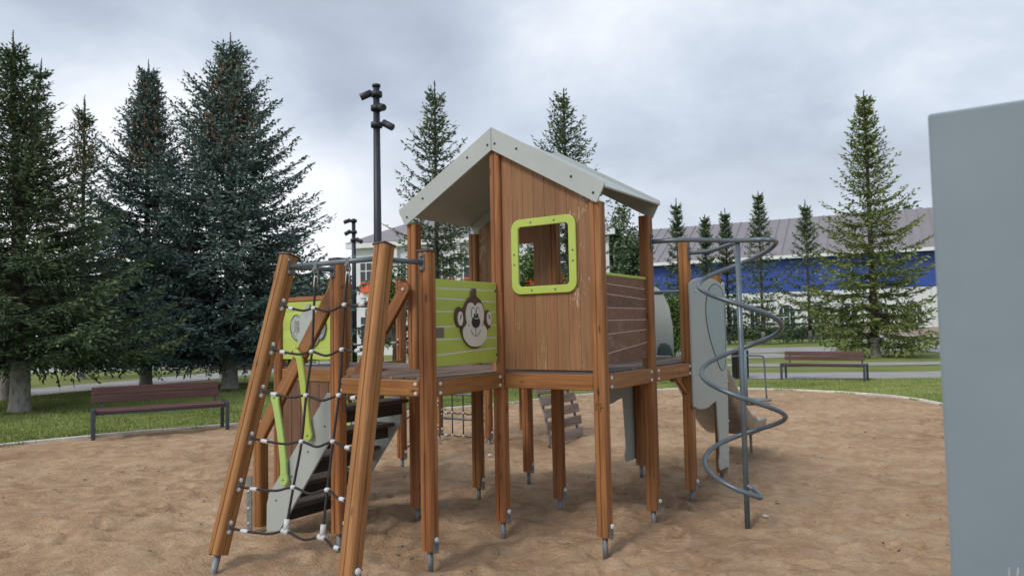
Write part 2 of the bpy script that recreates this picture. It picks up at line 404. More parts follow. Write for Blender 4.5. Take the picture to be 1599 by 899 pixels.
Z = .06*vnoise(xf_, yf_, 1.3, 1)+.045*vnoise(xf_, yf_, .5, 2)+.036*vnoise(xf_, yf_, .22, 3)+.020*vnoise(xf_, yf_, .10, 4)
fr = np.random.default_rng(5)
for k in range(1500):     # footprints: elongated dimples with a raised rim
    fx, fy = fr.uniform(-9, 8), fr.uniform(3, 17); a = fr.uniform(0, math.pi); L_, w_ = fr.uniform(.10, .17), fr.uniform(.045, .07); dp = fr.uniform(.012, .034)
    sel = np.where((abs(xf_-fx) < .4) & (abs(yf_-fy) < .4))[0]
    dx, dy = xf_[sel]-fx, yf_[sel]-fy; u_ = (dx*math.cos(a)+dy*math.sin(a))/L_; v_ = (-dx*math.sin(a)+dy*math.cos(a))/w_; r2 = u_*u_+v_*v_
    Z[sel] += -dp*np.exp(-r2**2)+dp*.55*np.exp(-(np.sqrt(r2)-1.45)**2*6)
for x0, y0, x1, y1 in ((-1.5, 5.0, 1.2, 5.5), (.9, 4.3, 1.6, 6.0), (-2.8, 6.4, -2.2, 7.6)):      # drag furrows
    t = np.clip(((xf_-x0)*(x1-x0)+(yf_-y0)*(y1-y0))/((x1-x0)**2+(y1-y0)**2), 0, 1); d_ = np.hypot(xf_-x0-t*(x1-x0), yf_-y0-t*(y1-y0))
    Z -= .016*np.exp(-(d_/.035)**2)*(vnoise(xf_, yf_, .12, 9)+.6)
for i_, j_ in ((0, 0), (1, 0), (-1, 0), (0, 1), (1, 1), (-1, 1), (0, -1), (-1, -1), (1, 2), (0, 2), (-1, 2), (1, 3), (0, 3), (1.75, 1.36), (-3, 2), (-1.33, -1.97), (.1, -1.97)):
    px_ = -.1037+i_*.7397+j_*.4908; py_ = 5.8732-i_*.4908+j_*.7397; d_ = np.hypot(xf_-px_, yf_-py_)
    Z += -.045*np.exp(-(d_/.16)**2)+.022*np.exp(-((d_-.27)/.09)**2)*(vnoise(xf_, yf_, .15, 21)+.9)
px_, py_ = -2.25, 6.3; Z -= .03*np.exp(-(np.hypot((xf_-px_)/.7, (yf_-py_)/.45))**2)
sd_ = signed(np.stack([xf_, yf_], 1))
Z = Z*np.clip(-sd_/.5, .12, 1)
idx = np.arange(X.size).reshape(X.shape)
q_ = np.stack([idx[:-1, :-1], idx[:-1, 1:], idx[1:, 1:], idx[1:, :-1]], -1).reshape(-1, 4)
q_ = q_[(sd_[q_] < .07).all(1)]
used = np.unique(q_); remap = -np.ones(X.size, int); remap[used] = np.arange(len(used))
me = arr_mesh('sand', np.stack([xf_, yf_, Z], 1)[used], remap[q_], smooth=True)
tag(link('sandpit_ground', me, 'sand'), kind='structure')
# lawn: one sheet from the kerb to the horizon
c0 = Vector((0, 7.5, 0)); n = len(edge); rings = [[(p.x+(p.x-c0.x)/(p-c0).length*.03, p.y+(p.y-c0.y)/(p-c0).length*.03, 0) for p in edge]]
for dist in (.4, 1.2, 3, 7, 15, 40, 120, 400, 1500):
    rings.append([(p.x+(p.x-c0.x)/(p-c0).length*dist, p.y+(p.y-c0.y)/(p-c0).length*dist, .0 if dist < .5 else .01) for p in edge])
vv = np.array([p for r_ in rings for p in r_]); ff = []
for k in range(len(rings)-1):
    for i in range(n): ff.append((k*n+i, k*n+(i+1) % n, (k+1)*n+(i+1) % n, (k+1)*n+i))
tag(link('lawn', arr_mesh('lawn', vv, np.array(ff)), 'lawn'), kind='structure')
# kerb: pieces of pale stone round the sand
kerb = empty('kerb'); tag(kerb, kind='structure')
acc = 0; seg = []; L1 = 1.0
edge2 = edge+[edge[0]]; dense = []
for a_, b_ in zip(edge2, edge2[1:]):
    m_ = max(1, int((b_-a_).length/.25))
    for k in range(m_): dense.append(a_.lerp(b_, k/m_))
for i in range(0, len(dense)-1, 4):
    ch = dense[i:i+5] if i+5 <= len(dense) else dense[i:]+[dense[0]]
    if len(ch) < 2: continue
    pl, pr = [], []
    for k, p in enumerate(ch):
        t = (ch[min(k+1, len(ch)-1)]-ch[max(k-1, 0)]).normalized(); nrm = Vector((-t.y, t.x, 0))
        if k == 0: p = p+t*.006
        if k == len(ch)-1: p = p-t*.006
        pl.append((p.x+nrm.x*.045, p.y+nrm.y*.045)); pr.append((p.x-nrm.x*.045, p.y-nrm.y*.045))
    bm = bmesh.new(); prism(bm, pl+pr[::-1], -.12, .04+random.uniform(-.006, .006)); link('kerb_stone', finish(bm, 'kerb_stone', .006, 1, 60), 'kerb_stone', kerb)
def path(name, cl, w, z=.018, mat='paving'):
    P = smoothpts([(x, y, 0) for x, y in cl], 8); vs, fs = [], []
    for i, p in enumerate(P):
        t = (P[min(i+1, len(P)-1)]-P[max(i-1, 0)]).normalized(); nr = Vector((-t.y, t.x, 0)); ww = w[min(int(i/8), len(w)-1)] if isinstance(w, list) else w
        vs += [tuple(p+nr*ww/2+Vector((0, 0, z))), tuple(p-nr*ww/2+Vector((0, 0, z)))]
        if i: fs.append((2*i-2, 2*i-1, 2*i+1, 2*i))
    return tag(link(name, arr_mesh(name, np.array(vs), np.array(fs)), mat), kind='structure')
path('footpath', [(-26, 10), (-18, 17.5), (-14.7, 21), (-12.6, 25.5), (-11.2, 30), (-8, 36)], 3.0, .022)
path('footpath', [(-60, 33), (-30, 35.5), (-15, 37), (0, 37.2), (14, 37)], 5.5, .026)
path('footpath', [(-70, 58), (-30, 57), (0, 57)], 15, .030)
path('footpath', [(3, 24.6), (8, 22.6), (14, 21.6), (26, 20.8)], 2.9, .022)
path('footpath', [(3, 31), (9, 28.6), (16, 27.6), (30, 26.8)], 2.2, .026)
path('footpath', [(6, 46), (14, 45), (26, 43.5), (40, 42)], 9, .030)
path('footpath', [(27, 20), (24, 34), (34, 60), (44, 90)], [6, 7, 12, 16, 20, 22], .034)
path('road', [(-10, 92), (20, 90), (50, 84), (100, 76)], 12, .030)

# ------------------------------------------------------------------ the play structure (local axes: u right, v away)
S = .8877
root = empty('play_structure', (-.1037, 5.8732, 0), -.5858)
tag(root, 'wooden climbing tower with grey gable roof, lime panels and rope net on the sand', 'playground tower')
DK = 1.272
def post_me(w, L_, key):
    k = ('post', round(w, 4), round(L_, 3))
    if k in _cache: return _cache[k]
    h = w/2; c_ = .016; g, gd = .0055, .007; pts = []
    for q in range(4):
        ca, sa = math.cos(q*math.pi/2), math.sin(q*math.pi/2)
        for x, y in ((h, -h+c_), (h, -g), (h-gd, -g*.4), (h-gd, g*.4), (h, g), (h, h-c_), (h-.006, h-.006)):
            pts.append((x*ca-y*sa, x*sa+y*ca))
    bm = bmesh.new(); prism(bm, pts, 0, L_)
    _cache[k] = finish(bm, 'post'); return _cache[k]
def post(u, v, z1, z0=.10, w=.096, foot=True, cap=False, par=None, side=(1, -1)):
    par = par or root
    o = link('post', post_me(w, z1-z0, 0), 'stained_wood', par, Matrix.Translation((u, v, z0)))
    if foot:
        bm = bmesh.new(); tube_bm(bm, [(0, 0, -z0-.1), (0, 0, .0)], .021, 10); link('foot', finish(bm), 'galvanised', o)
        bm = bmesh.new(); box(bm, (w/2+.004, 0, .035), (.006, .05, .10)); link('bracket', finish(bm, 'bracket', .001), 'galvanised', o)
        bolt((w/2+.010, 0, .075), (1, 0, 0), o, .020)
    if cap:
        bm = bmesh.new(); box(bm, (0, 0, z1-z0+.009), (w+.012, w+.012, .018)); link('cap', finish(bm, 'cap', .006), 'cap_brown', o)
    return o
P = lambda i, j: (i*S, j*S)
for (i, j), z1, cap in (((0, 0), 3.04, 0), ((1, 0), 2.52, 0), ((-1, 0), 2.52, 0), ((0, 1), 3.04, 0), ((1, 1), 2.52, 0), ((-1, 1), 2.52, 0), ((0, -1), 2.145, 1), ((-1, -1), 2.15, 1),
                       ((1, 2), 2.385, 1), ((0, 2), 1.30, 0), ((-1, 2), 1.22, 0), ((1, 3), 2.11, 1), ((0, 3), 2.11, 1), ((-3, 2), 2.21, 1), ((-3, 0), 2.20, 1), ((-2, 0), 2.20, 1), ((-3, 1), 2.2, 1),
                       ((-4, 4), 2.2, 1), ((-3, 4), 1.22, 0), ((-3, 5), 2.2, 1), ((-4, 5), 2.2, 1)):
    post(*P(i, j), z1, cap=bool(cap))
# scratched writing on the corner post
for k, (x, z, dx, dz) in enumerate([(-.012, 1.10, .012, -.05), (.004, 1.11, -.004, -.06), (-.010, 1.07, .02, .0), (-.03, .985, .022, .002), (-.022, .99, .002, -.05), (.012, .99, .0, -.055), (.0, .985, .02, .004), (.018, .96, .02, .005)]):
    tube('scratched_mark', [(S+x, -.0495, z+.06), (S+x+dx, -.0495, z+.06+dz)], .0022, 'monkey_dark', root, 4)
# decks: boards on a rim of beams
def rim(p, q, faces=True):
    """beam between two lattice posts"""
    a_, b_ = Vector((*P(*p), 1.195)), Vector((*P(*q), 1.195)); d = (b_-a_).normalized()
    o = bar('beam', a_+d*.052, b_-d*.052, .042, .115, 'stained_wood', root, .006, ref=(0, 0, 1)); return o
def face_beam(p, q, out_, ends=True):
    """beam bolted on the outer face of the posts"""
    a_, b_ = Vector((*P(*p), 1.198)), Vector((*P(*q), 1.198)); d = (b_-a_).normalized(); n_ = Vector((*out_, 0))
    o = bar('beam', a_+d*.052+n_*.022, b_-d*.052+n_*.022, .045, .118, 'stained_wood', root, .007, ref=(0, 0, 1))
    for k, e in ((1, a_), (-1, b_)):
        for dz in (.03, -.035): bolt(e+d*k*.075+n_*.047+Vector((0, 0, dz)), n_, root, .015)
def deck(i, j, along='v', nb=8):
    x0, y0 = P(i, j); gap = .006; w_ = (S-gap)/nb
    d = empty('deck_panel', (0, 0, 0), 0, root)
    for k in range(nb):
        if along == 'v':
            bar('deck_board', (x0+w_*(k+.5)+gap/2, y0+.0, DK-.014), (x0+w_*(k+.5)+gap/2, y0+S-.002, DK-.014), w_-gap, .028, 'deck_board', d, .004, ref=(0, 0, 1))
        else:
            bar('deck_board', (x0+.0, y0+w_*(k+.5)+gap/2, DK-.014), (x0+S-.002, y0+w_*(k+.5)+gap/2, DK-.014), w_-gap, .028, 'deck_board', d, .004, ref=(0, 0, 1))
for c_ in ((-1, -1), (-1, 0), (0, 0), (0, 1), (-1, 1), (0, 2), (-2, 0), (-3, 0), (-4, 4)): deck(*c_, along='v' if c_ in ((-1, -1), (0, 1), (0, 2)) else 'u')
face_beam((0, -1), (0, 0), (1, 0)); face_beam((-1, -1), (0, -1), (0, -1)); rim((0, 0), (1, 0)); face_beam((1, 0), (1, 1), (1, 0)); face_beam((1, 1), (1, 2), (1, 0))
rim((-1, 0), (0, 0)); rim((-1, -1), (-1, 0)); rim((-1, 1), (0, 1)); rim((0, 1), (1, 1)); rim((-1, 0), (-1, 1)); rim((0, 2), (1, 2)); rim((0, 1), (0, 2)); rim((-1, 1), (-1, 2)); rim((-1, 2), (0, 2))
rim((0, 3), (1, 3)); rim((0, 2), (0, 3)); rim((1, 2), (1, 3)); rim((-3, 0), (-2, 0)); rim((-2, 0), (-1, 0)); rim((-3, 0), (-3, 1)); rim((-3, 1), (-2, 1)); rim((-2, 1), (-1, 1)); rim((-3, 1), (-3, 2))
rim((-4, 4), (-3, 4)); rim((-3, 4), (-3, 5)); rim((-4, 4), (-4, 5)); rim((-4, 5), (-3, 5))
bar('brace', (1*S, 2*S-.055, .98), (1*S, 2*S-.32, 1.14), .035, .035, 'stained_wood', root, .005)

# --- gable roof
HS, DROP, AP = .992, .563, 3.215      # half span, drop, apex height
def rz(u): return AP-abs(u)*DROP/HS
sl = math.hypot(HS, DROP); cs, sn = HS/sl, DROP/sl
rp = empty('roof', (0, 0, 0), 0, root)
for sgn, nm in ((-1, ''), (1, '')):
    for jv, off_ in ((-.068, 1), (S+.068, -1)):
        # fascia: parallelogram with a clipped lower end
        h_ = .165; e = HS
        pts = [(0, AP), (0, AP-h_/cs*.98), (sgn*(e-.08), rz(e-.08)-h_/cs), (sgn*(e-.068), rz(e-.068)-h_/cs+.004), (sgn*e, rz(e)-.02), (sgn*(e-.004), rz(e))]
        if sgn > 0: pts = pts[::-1]
        f_ = plate('fascia', [(x+sgn*.0015, z) for x, z in pts], .016, 'roof_board', rp, (0, jv, 0), (1, 0, 0), (0, 0, 1), .003)
        if jv < 0:
            for x, dz in ((.035, .12), (.24, .075), (.72, .085), (.90, .125)):
                bolt((sgn*x, jv-.010, rz(x)-dz), (0, -1, 0), rp, .010, 'pole_metal')
    # sheet, its top 25 mm below the fascia's edge
    u1 = sgn*(HS+.01); t_ = .014
    a_ = Vector((0, 0, AP-.03)); b_ = Vector((u1, 0, AP-.03-(HS+.01)*DROP/HS)); d = (b_-a_); L_ = d.length; d.normalize()
    bm = bmesh.new(); box(bm, (L_/2+.001, 0, -t_/2), (L_, S+.118, t_))
    xv = d; yv = Vector((0, 1, 0)); zv = xv.cross(yv)
    if zv.z < 0: zv = -zv; yv = -yv
    m_ = Matrix((xv, yv, zv)).transposed().to_4x4(); m_.translation = Vector((0, S/2, AP-.03))
    link('roof_sheet', finish(bm, 'roof_sheet', .002), 'roof_board', rp, m_)
# ridge beam and side purlins under the sheet
bar('ridge_beam', (0, .05, AP-.21), (0, S-.05, AP-.21), .05, .08, 'stained_wood', rp, .005, ref=(0, 0, 1))

# --- gable walls with rounded window, boards cut round the opening
def gable_wall(v0, zb, usign, wn=(.210, .660, 1.925, 2.39)):
    w0, w1, z0, z1 = wn; wl = empty('wall_panel', (0, 0, 0), 0, root); a0, a1 = .052, S-.052; nb = 8; w_ = (a1-a0)/nb
    cm = .02 if v0 == 0 else -.004; cut = (w0-cm, w1+cm, z0-cm, z1+cm)
    for k in range(nb):
        a_, b_ = a0+w_*k+.0008, a0+w_*(k+1)-.0008; zt = lambda x: rz(x)-.185
        zbt = zb
        lo, hi = max(a_, cut[0]), min(b_, cut[1])
        if lo >= hi: pl = [[(a_, zbt), (b_, zbt), (b_, zt(b_)), (a_, zt(a_))]]
        elif lo == a_ and hi == b_: pl = [[(a_, zbt), (b_, zbt), (b_, cut[2]), (a_, cut[2])], [(a_, cut[3]), (b_, cut[3]), (b_, zt(b_)), (a_, zt(a_))]]
        elif lo > a_: pl = [[(a_, zbt), (b_, zbt), (b_, cut[2]), (lo, cut[2]), (lo, cut[3]), (b_, cut[3]), (b_, zt(b_)), (a_, zt(a_))]]
        else: pl = [[(a_, zbt), (b_, zbt), (b_, zt(b_)), (a_, zt(a_)), (a_, cut[3]), (hi, cut[3]), (hi, cut[2]), (a_, cut[2])]]
        pl = [[(x*usign, z) for x, z in (p_ if usign > 0 else p_[::-1])] for p_ in pl]
        for p1_ in pl: plate('board', p1_, .026, 'brown_board_worn' if k >= nb-2 else 'brown_board', wl, (0, v0, 0), (1, 0, 0), (0, 0, 1), .0012, off=0, grain=True)
    bm = bmesh.new()     # thin backing that shows dark in the joints
    for pl in ([(a0, zb+.01), (w0-.03, zb+.01), (w0-.03, rz(w0)-.20), (a0, rz(a0)-.20)], [(w1+.03, zb+.01), (a1, zb+.01), (a1, rz(a1)-.20), (w1+.03, rz(w1)-.20)],
               [(w0-.0299, zb+.01), (w1+.0299, zb+.01), (w1+.0299, z0-.03), (w0-.0299, z0-.03)], [(w0-.0299, z1+.03), (w1+.0299, z1+.03), (w1+.0299, rz(w1)-.2), (w0-.0299, rz(w0)-.2)]):
        p_ = [(x*usign, z) for x, z in pl]
        if usign < 0: p_ = p_[::-1]
        prism(bm, p_, -.004, .004, Matrix(((1, 0, 0, 0), (0, 0, -1, v0), (0, 1, 0, 0), (0, 0, 0, 1))))
    link('backing', finish(bm), 'brown_board', wl)
    for sgn in ((1,) if v0 == 0 else (-1,)):
        xs_ = (w0, w1) if usign > 0 else (-w1, -w0)
        loop_ring('window_frame', rrect(xs_[0]-.064, z0-.060, xs_[1]+.064, z1+.062, .080), rrect(xs_[0], z0, xs_[1], z1, .028), .022, 'lime_board', wl, (0, v0, 0), (1, 0, 0), (0, 0, 1), off=sgn*.0245)
        for x, z in ((.12, z1+.03), (.33, z1+.03), (.12, z0-.03), (.33, z0-.03), (-.036, 2.10), (-.036, 2.18), (.486, 2.10), (.486, 2.18)):
            bolt(((w0+x)*usign, v0-sgn*.037, z), (0, -sgn, 0), wl, .008, 'galvanised', 'screw')
gable_wall(0, DK+.012, 1)
gable_wall(S, DK+.012, -1)
# --- low side panel with slanted boards
def lowpanel(name, axis, at, lo, hi, z0, z1, slants, mat, capmat=None, flip=1, t=.022, edge=None):
    """boards between slanted joints; axis 'v' = panel runs along v at u=at, 'u' = runs along u at v=at"""
    pn = empty(name, (0, 0, 0), 0, root)
    zs = [(z0, z0)]+slants+[(z1, z1)]
    if axis == 'v': o_, xa = (at, 0, 0), (0, 1, 0)
    else: o_, xa = (0, at, 0), (1, 0, 0)
    g = .0045 if mat != 'brown_board_h' else .0028
    for k in range(len(zs)-1):
        (l0, r0), (l1, r1) = zs[k], zs[k+1]
        g0 = 0 if k == 0 else g; g1 = 0 if k == len(zs)-2 else g
        plate('board', [(lo, l0+g0), (hi, r0+g0), (hi, r1-g1), (lo, l1-g1)], t, mat, pn, o_, xa, (0, 0, 1), .003)
    plate('backing', [(lo+.004, z0+.004), (hi-.004, z0+.004), (hi-.004, z1-.004), (lo+.004, z1-.004)], t*.82, edge or mat, pn, o_, xa, (0, 0, 1), 0)
    return pn
wood('brown_board_h', (.105, .052, .032), (.165, .084, .050), (.215, .120, .076), .6, peel=.625, knots=False)
pn = lowpanel('side_panel', 'v', S, .055, S-.055, 1.335, 1.985, [(1.40, 1.47), (1.545, 1.575), (1.65, 1.655), (1.745, 1.745), (1.85, 1.82), (1.925, 1.905)], 'brown_board_h', edge='pale_joint')
bar('top_rail', (S, .05, 1.995), (S, S-.05, 1.995), .035, .022, 'lime_edge', pn, .008, ref=(0, 0, 1))
# --- monkey panel
pm = lowpanel('monkey_panel', 'v', .0, -S+.055, -.055, 1.345, 1.965, [(1.425, 1.455), (1.535, 1.535), (1.625, 1.635), (1.735, 1.735), (1.83, 1.815), (1.90, 1.905)], 'lime_board', edge='pale_board')
bm = bmesh.new()
def mface(nm, pts, t, mat, off): return plate(nm, pts, t, mat, pm, (0, 0, 0), (0, 1, 0), (0, 0, 1), .003 if t > .007 else 0, off)
hc = -.372        # head centre along v
head = smoothpts([(0, .236, 0), (.028, .225, 0), (.030, .18, 0), (.085, .145, 0), (.125, .085, 0), (.135, .055, 0), (.175, .075, 0), (.215, .045, 0), (.222, -.01, 0), (.200, -.06, 0), (.165, -.075, 0),
                  (.160, -.11, 0), (.115, -.175, 0), (.045, -.212, 0), (-.03, -.212, 0), (-.105, -.175, 0), (-.155, -.105, 0), (-.168, -.06, 0), (-.205, -.05, 0), (-.232, .0, 0), (-.228, .055, 0), (-.195, .092, 0), (-.158, .085, 0), (-.135, .065, 0),
                  (-.125, .09, 0), (-.085, .145, 0), (-.042, .175, 0), (-.028, .212, 0)], 4, True)
hz_ = 1.675
mface('monkey_head', [(hc+p.x, hz_+p.y) for p in head][::-1], .018, 'monkey_brown', .021)
face = smoothpts([(0, .098, 0), (.035, .122, 0), (.075, .112, 0), (.100, .06, 0), (.098, .0, 0), (.090, -.03, 0), (.132, -.075, 0), (.125, -.135, 0), (.07, -.188, 0), (0, -.200, 0), (-.07, -.188, 0), (-.128, -.135, 0), (-.136, -.075, 0), (-.095, -.03, 0), (-.102, .0, 0), (-.102, .06, 0), (-.075, .112, 0), (-.035, .122, 0)], 4, True)
mface('monkey_face', [(hc+p.x*1.10, hz_+p.y*1.02+.002) for p in face][::-1], .006, 'monkey_face', .033)
for s_ in (-1, 1):
    mface('ear', ell(hc+s_*.182, hz_+.008, .030, .052)[::1], .006, 'monkey_face', .033)
    mface('ear_line', ell(hc+s_*.180, hz_+.02, .004, .022, 10, s_*.5), .003, 'monkey_dark', .0375)
    mface('eye_outline', ell(hc+s_*.030, hz_+.048, .024, .045), .003, 'monkey_dark', .0375)
    mface('eye_white', ell(hc+s_*.030, hz_+.047, .0195, .040), .003, 'pale_board', .0395)
    mface('pupil', ell(hc+s_*.018, hz_+.028, .010, .018, 14), .003, 'monkey_dark', .0415)
mface('nose', ell(hc, hz_-.018, .052, .044), .008, 'monkey_dark', .040)
mface('nose_shine', rrect(hc-.022, hz_+.004, hc+.022, hz_+.011, .003, 2), .003, 'pale_board', .0455)
def line(nm, pts, r, mat, par, xo):  # thin drawn line in the v-z plane
    return tube(nm, [(xo, a_, b_) for a_, b_ in pts], r, mat, par, 5)
line('mouth_line', [(hc, hz_-.055), (hc, hz_-.118)], .0022, 'monkey_dark', pm, .037)
line('smile_line', [(hc+.062*math.sin(R(a_)), hz_-.055-.068*math.cos(R(a_))) for a_ in range(-72, 73, 12)], .0022, 'monkey_dark', pm, .037)
for s_ in (-1, 1): mface('cheek_mark', ell(hc+s_*.088, hz_-.04, .004, .006, 8), .003, 'monkey_dark', .0375)
plate('sign_plate', rrect(-S+.068, 1.548, -S+.165, 1.618, .004, 2), .003, 'sign_plate', pm, (0, 0, 0), (0, 1, 0), (0, 0, 1), 0, off=.0135)
for y_, z in ((-S+.065, 1.87), (-S+.065, 1.40), (-.07, 1.90), (-.07, 1.40)): bolt((.013, y_, z), (1, 0, 0), pm, .008, 'pole_metal', 'screw')
# --- lime panel with the grey head, beyond the stairs
pg = lowpanel('rear_panel', 'u', 0, -3*S+.055, -2*S-.055, 1.345, 1.905, [(1.425, 1.455), (1.53, 1.535), (1.63, 1.625), (1.72, 1.72), (1.80, 1.815)], 'lime_board', edge='green_board')
bar('top_rail', (-3*S+.05, 0, 1.93), (-2*S-.05, 0, 1.93), .045, .04, 'stained_wood', pg, .005, ref=(0, 0, 1))
hg = -2.225
plate('animal_head', [(hg+p.x*1.03, 1.655+p.y*.95) for p in head][::1], .018, 'grey_board', pg, (0, 0, 0), (1, 0, 0), (0, 0, 1), .003, off=.022)
for s_ in (-1, 1):
    ea = ell(hg+s_*.165, 1.655, .082, .122)
    plate('ear', ea, .012, 'panel_grey', pg, (0, 0, 0), (1, 0, 0), (0, 0, 1), .002, off=.019)
    tube('ear_line', [(x, -.028, z) for x, z in ea+[ea[0]]], .0035, 'dark_groove', pg, 5)
    plate('inner_ear', ell(hg+s_*.150, 1.655, .045, .080), .006, 'pale_board', pg, (0, 0, 0), (1, 0, 0), (0, 0, 1), 0, off=.028)
plate('face', [(hg+p.x*1.0, 1.655+p.y*.98) for p in face], .006, 'grey_board', pg, (0, 0, 0), (1, 0, 0), (0, 0, 1), 0, off=.036)
# --- brown boards under that deck
en = empty('lower_wall', (0, 0, 0), 0, root)
for k in range(6):
    w_ = (S-.1)/6; x0 = -3*S+.05+w_*k
    bar('board', (x0+w_/2, .0, .36), (x0+w_/2, .0, 1.13), w_-.004, .022, 'brown_board_h', en, .003, ref=(0, 1, 0))

# --- stairs going down to the left
st = empty('staircase', (0, 0, 0), 0, root)
u0 = -S
prof = [(-S-.92*S, -.03), (-S-.79*S, -.03), (-S-.03, .83), (-S-.03, 1.14), (-S-.10, 1.14), (-S-.885*S, .30), (-S-.915*S, .22)]
for vy in (-S-.015, -.16):
    s_ = plate('stringer', [(x, z) for x, z in prof], .020, 'grey_board', st, (0, vy, 0), (1, 0, 0), (0, 0, 1), .003)
    for t in (.15, .38, .61, .84):
        x = -S-t*S*.93; bolt((x, vy-.010, 1.02-t*.90), (0, -1, 0), st, .008, 'pole_metal', 'screw')
for k in range(5):
    z = .20+k*.205; x = -S-S*.83+.165*k
    bar('step', (x+.03, -S-.003, z), (x+.03, -.172, z), .24, .030, 'tread_board', st, .004, ref=(0, 0, 1))
    bar('riser', (x-.075+.14, -S-.003, z-.065), (x-.075+.14, -.172, z-.065), .018, .10, 'step_board', st, .003, ref=(0, 0, 1))
# short end posts, steel plate feet and sloping handrails
for vy in (-S, -.0):
    p_ = link('post', post_me(.096, .70, 0), 'stained_wood', st, Matrix.Translation((-2*S-.03, vy+(.0 if vy < -.1 else -.0), .03)))
    bm = bmesh.new(); box(bm, (-.085, -.045, .17), (.062, .010, .46)); link('foot_plate', finish(bm, 'foot_plate', .001), 'galvanised', p_)
    for z in (.02, .14, .28): bolt((-.09, -.052, z), (0, -1, 0), p_, .012)
for vy in (-S-.005, -.12):
    a_ = Vector((-2*S-.07, vy, .70)); b_ = Vector((-S+.03, vy+.0, 2.0))
    d = (b_-a_); L_ = d.length; w_ = .115
    out2 = [(-w_/2, 0), (w_/2, 0), (w_/2, L_-w_/2)]+[(w_/2*math.cos(R(t)), L_-w_/2+w_/2*math.sin(R(t))) for t in range(15, 180, 15)]+[(-w_/2, L_-w_/2)]
    d.normalize(); yv = d; nz = Vector((0, -1, 0)); xv = yv.cross(nz)
    o = plate('handrail', out2, .046, 'stained_wood', st, a_, xv, yv, .006, off=0, grain=True)
    bolt(b_-d*.06+Vector((0, -.026, 0)), (0, -1, 0), st, .014)
# green grab handles between handrail and stringer
def handle(pts, wd, mat, vy, ty=.024):
    P_ = smoothpts([(x, z, 0) for x, z in pts], 6); L_, R_ = [], []
    for i, p in enumerate(P_):
        t = (P_[min(i+1, len(P_)-1)]-P_[max(i-1, 0)]).normalized(); nr = Vector((-t.y, t.x, 0)); f_ = i/(len(P_)-1); ww = wd*(.5 if 0 < i < len(P_)-1 else .5)
        ww *= 1+.35*math.exp(-((f_-0)/.06)**2)+.35*math.exp(-((f_-1)/.06)**2)
        L_.append((p.x+nr.x*ww, p.y+nr.y*ww)); R_.append((p.x-nr.x*ww, p.y-nr.y*ww))
    def cap_(p, t, w_): return [(p.x+w_*(t.x*math.sin(a)+(-t.y)*math.cos(a)), p.y+w_*(t.y*math.sin(a)+t.x*math.cos(a))) for a in [math.pi*k/8 for k in range(1, 8)]]
    t1 = (P_[-1]-P_[-2]).normalized(); t0 = (P_[0]-P_[1]).normalized()
    poly = L_+cap_(P_[-1], t1, wd*.66)+R_[::-1]+cap_(P_[0], t0, wd*.66)
    plate('grab_handle', poly[::-1] , ty, mat, st, (0, vy, 0), (1, 0, 0), (0, 0, 1), .005)
    for p in (P_[0], P_[-1]): bolt((p.x, vy-ty/2-.001, p.y), (0, -1, 0), st, .007, 'pole_metal', 'screw')
for vy, off_ in ((-S-.055, 0), (-.215, 0)):
    handle([(-1.552, 1.085), (-1.520, .95), (-1.480, .77), (-1.452, .58), (-1.446, .445)], .072, 'green_board', vy)
    if vy < -.5: handle([(-1.330, 1.455), (-1.262, 1.40), (-1.222, 1.22), (-1.188, 1.0), (-1.162, .81)], .066, 'lime_board', vy)

# --- rope climber leaning on the near end
cn = empty('rope_climber', (0, 0, 0), 0, root)
cu, cv0, cv1, CH = -.545, -1.751, -1.241, 2.164
def T(s, t): return Vector((cu+s, cv0+(cv1-cv0)*t, CH*t))
W0, W1 = .632, .478
for sg in (-1, 1):
    a_ = T(sg*W0, .0); b_ = T(sg*W1, 1.0); d = (b_-a_).normalized(); a2 = a_+d*.12
    mt = frame(a2, d, ref=(0, -1, 0))
    o = link('post', post_me(.108, (b_-a2).length, 0), 'stained_wood', cn, mt)
    L_ = (b_-a2).length
    bm = bmesh.new(); box(bm, (0, 0, L_+.008), (.12, .12, .016)); link('cap', finish(bm, 'cap', .006), 'cap_brown', o)
    bm = bmesh.new(); tube_bm(bm, [(0, 0, -.3), (0, 0, 0)], .023, 10); link('foot', finish(bm), 'galvanised', o)
    li = mt.inverted(); n_ = (li.to_3x3() @ Vector((-1, 0, 0)) if sg < 0 else li.to_3x3() @ Vector((1, 0, 0)))
    sx = 1 if n_.x > 0 else -1
    bm = bmesh.new(); box(bm, (sx*.058, 0, .035), (.007, .055, .11)); link('bracket', finish(bm, 'bracket', .001), 'galvanised', o)
    bolt((sx*.066, 0, .085), (sx, 0, 0), o, .023)
    # bolt pairs where the ropes leave the post
    for t in (.835, .69, .553, .405, .262, .135):
        w_ = W0+(W1-W0)*t; pp = T(sg*(w_-.055), t)
        for dz in (-.030, .030): bolt(pp+d*dz+Vector((0, -.0, 0)), (-sg, -.5, 0), cn, .018)
        bm = bmesh.new(); box(bm, (0, 0, 0), (.008, .03, .075)); link('rope_plate', finish(bm), 'galvanised', cn, frame(pp+Vector((-sg*.003, 0, 0)), d, ref=(0, -1, 0)))
rows = [[(-.243, .826), (-.105, .818), (.195, .824), (.411, .832)], [(-.441, .682), (-.046, .68), (.242, .686), (.426, .693)], [(-.459, .548), (-.027, .546), (.283, .551), (.438, .553)],
        [(-.501, .401), (.009, .41), (.3, .419), (.448, .409)], [(-.53, .252), (.005, .279), (.319, .286), (.471, .266)], [(-.555, .129), (.006, .156), (.342, .16), (.482, .139)]]
nodes = [[], []]
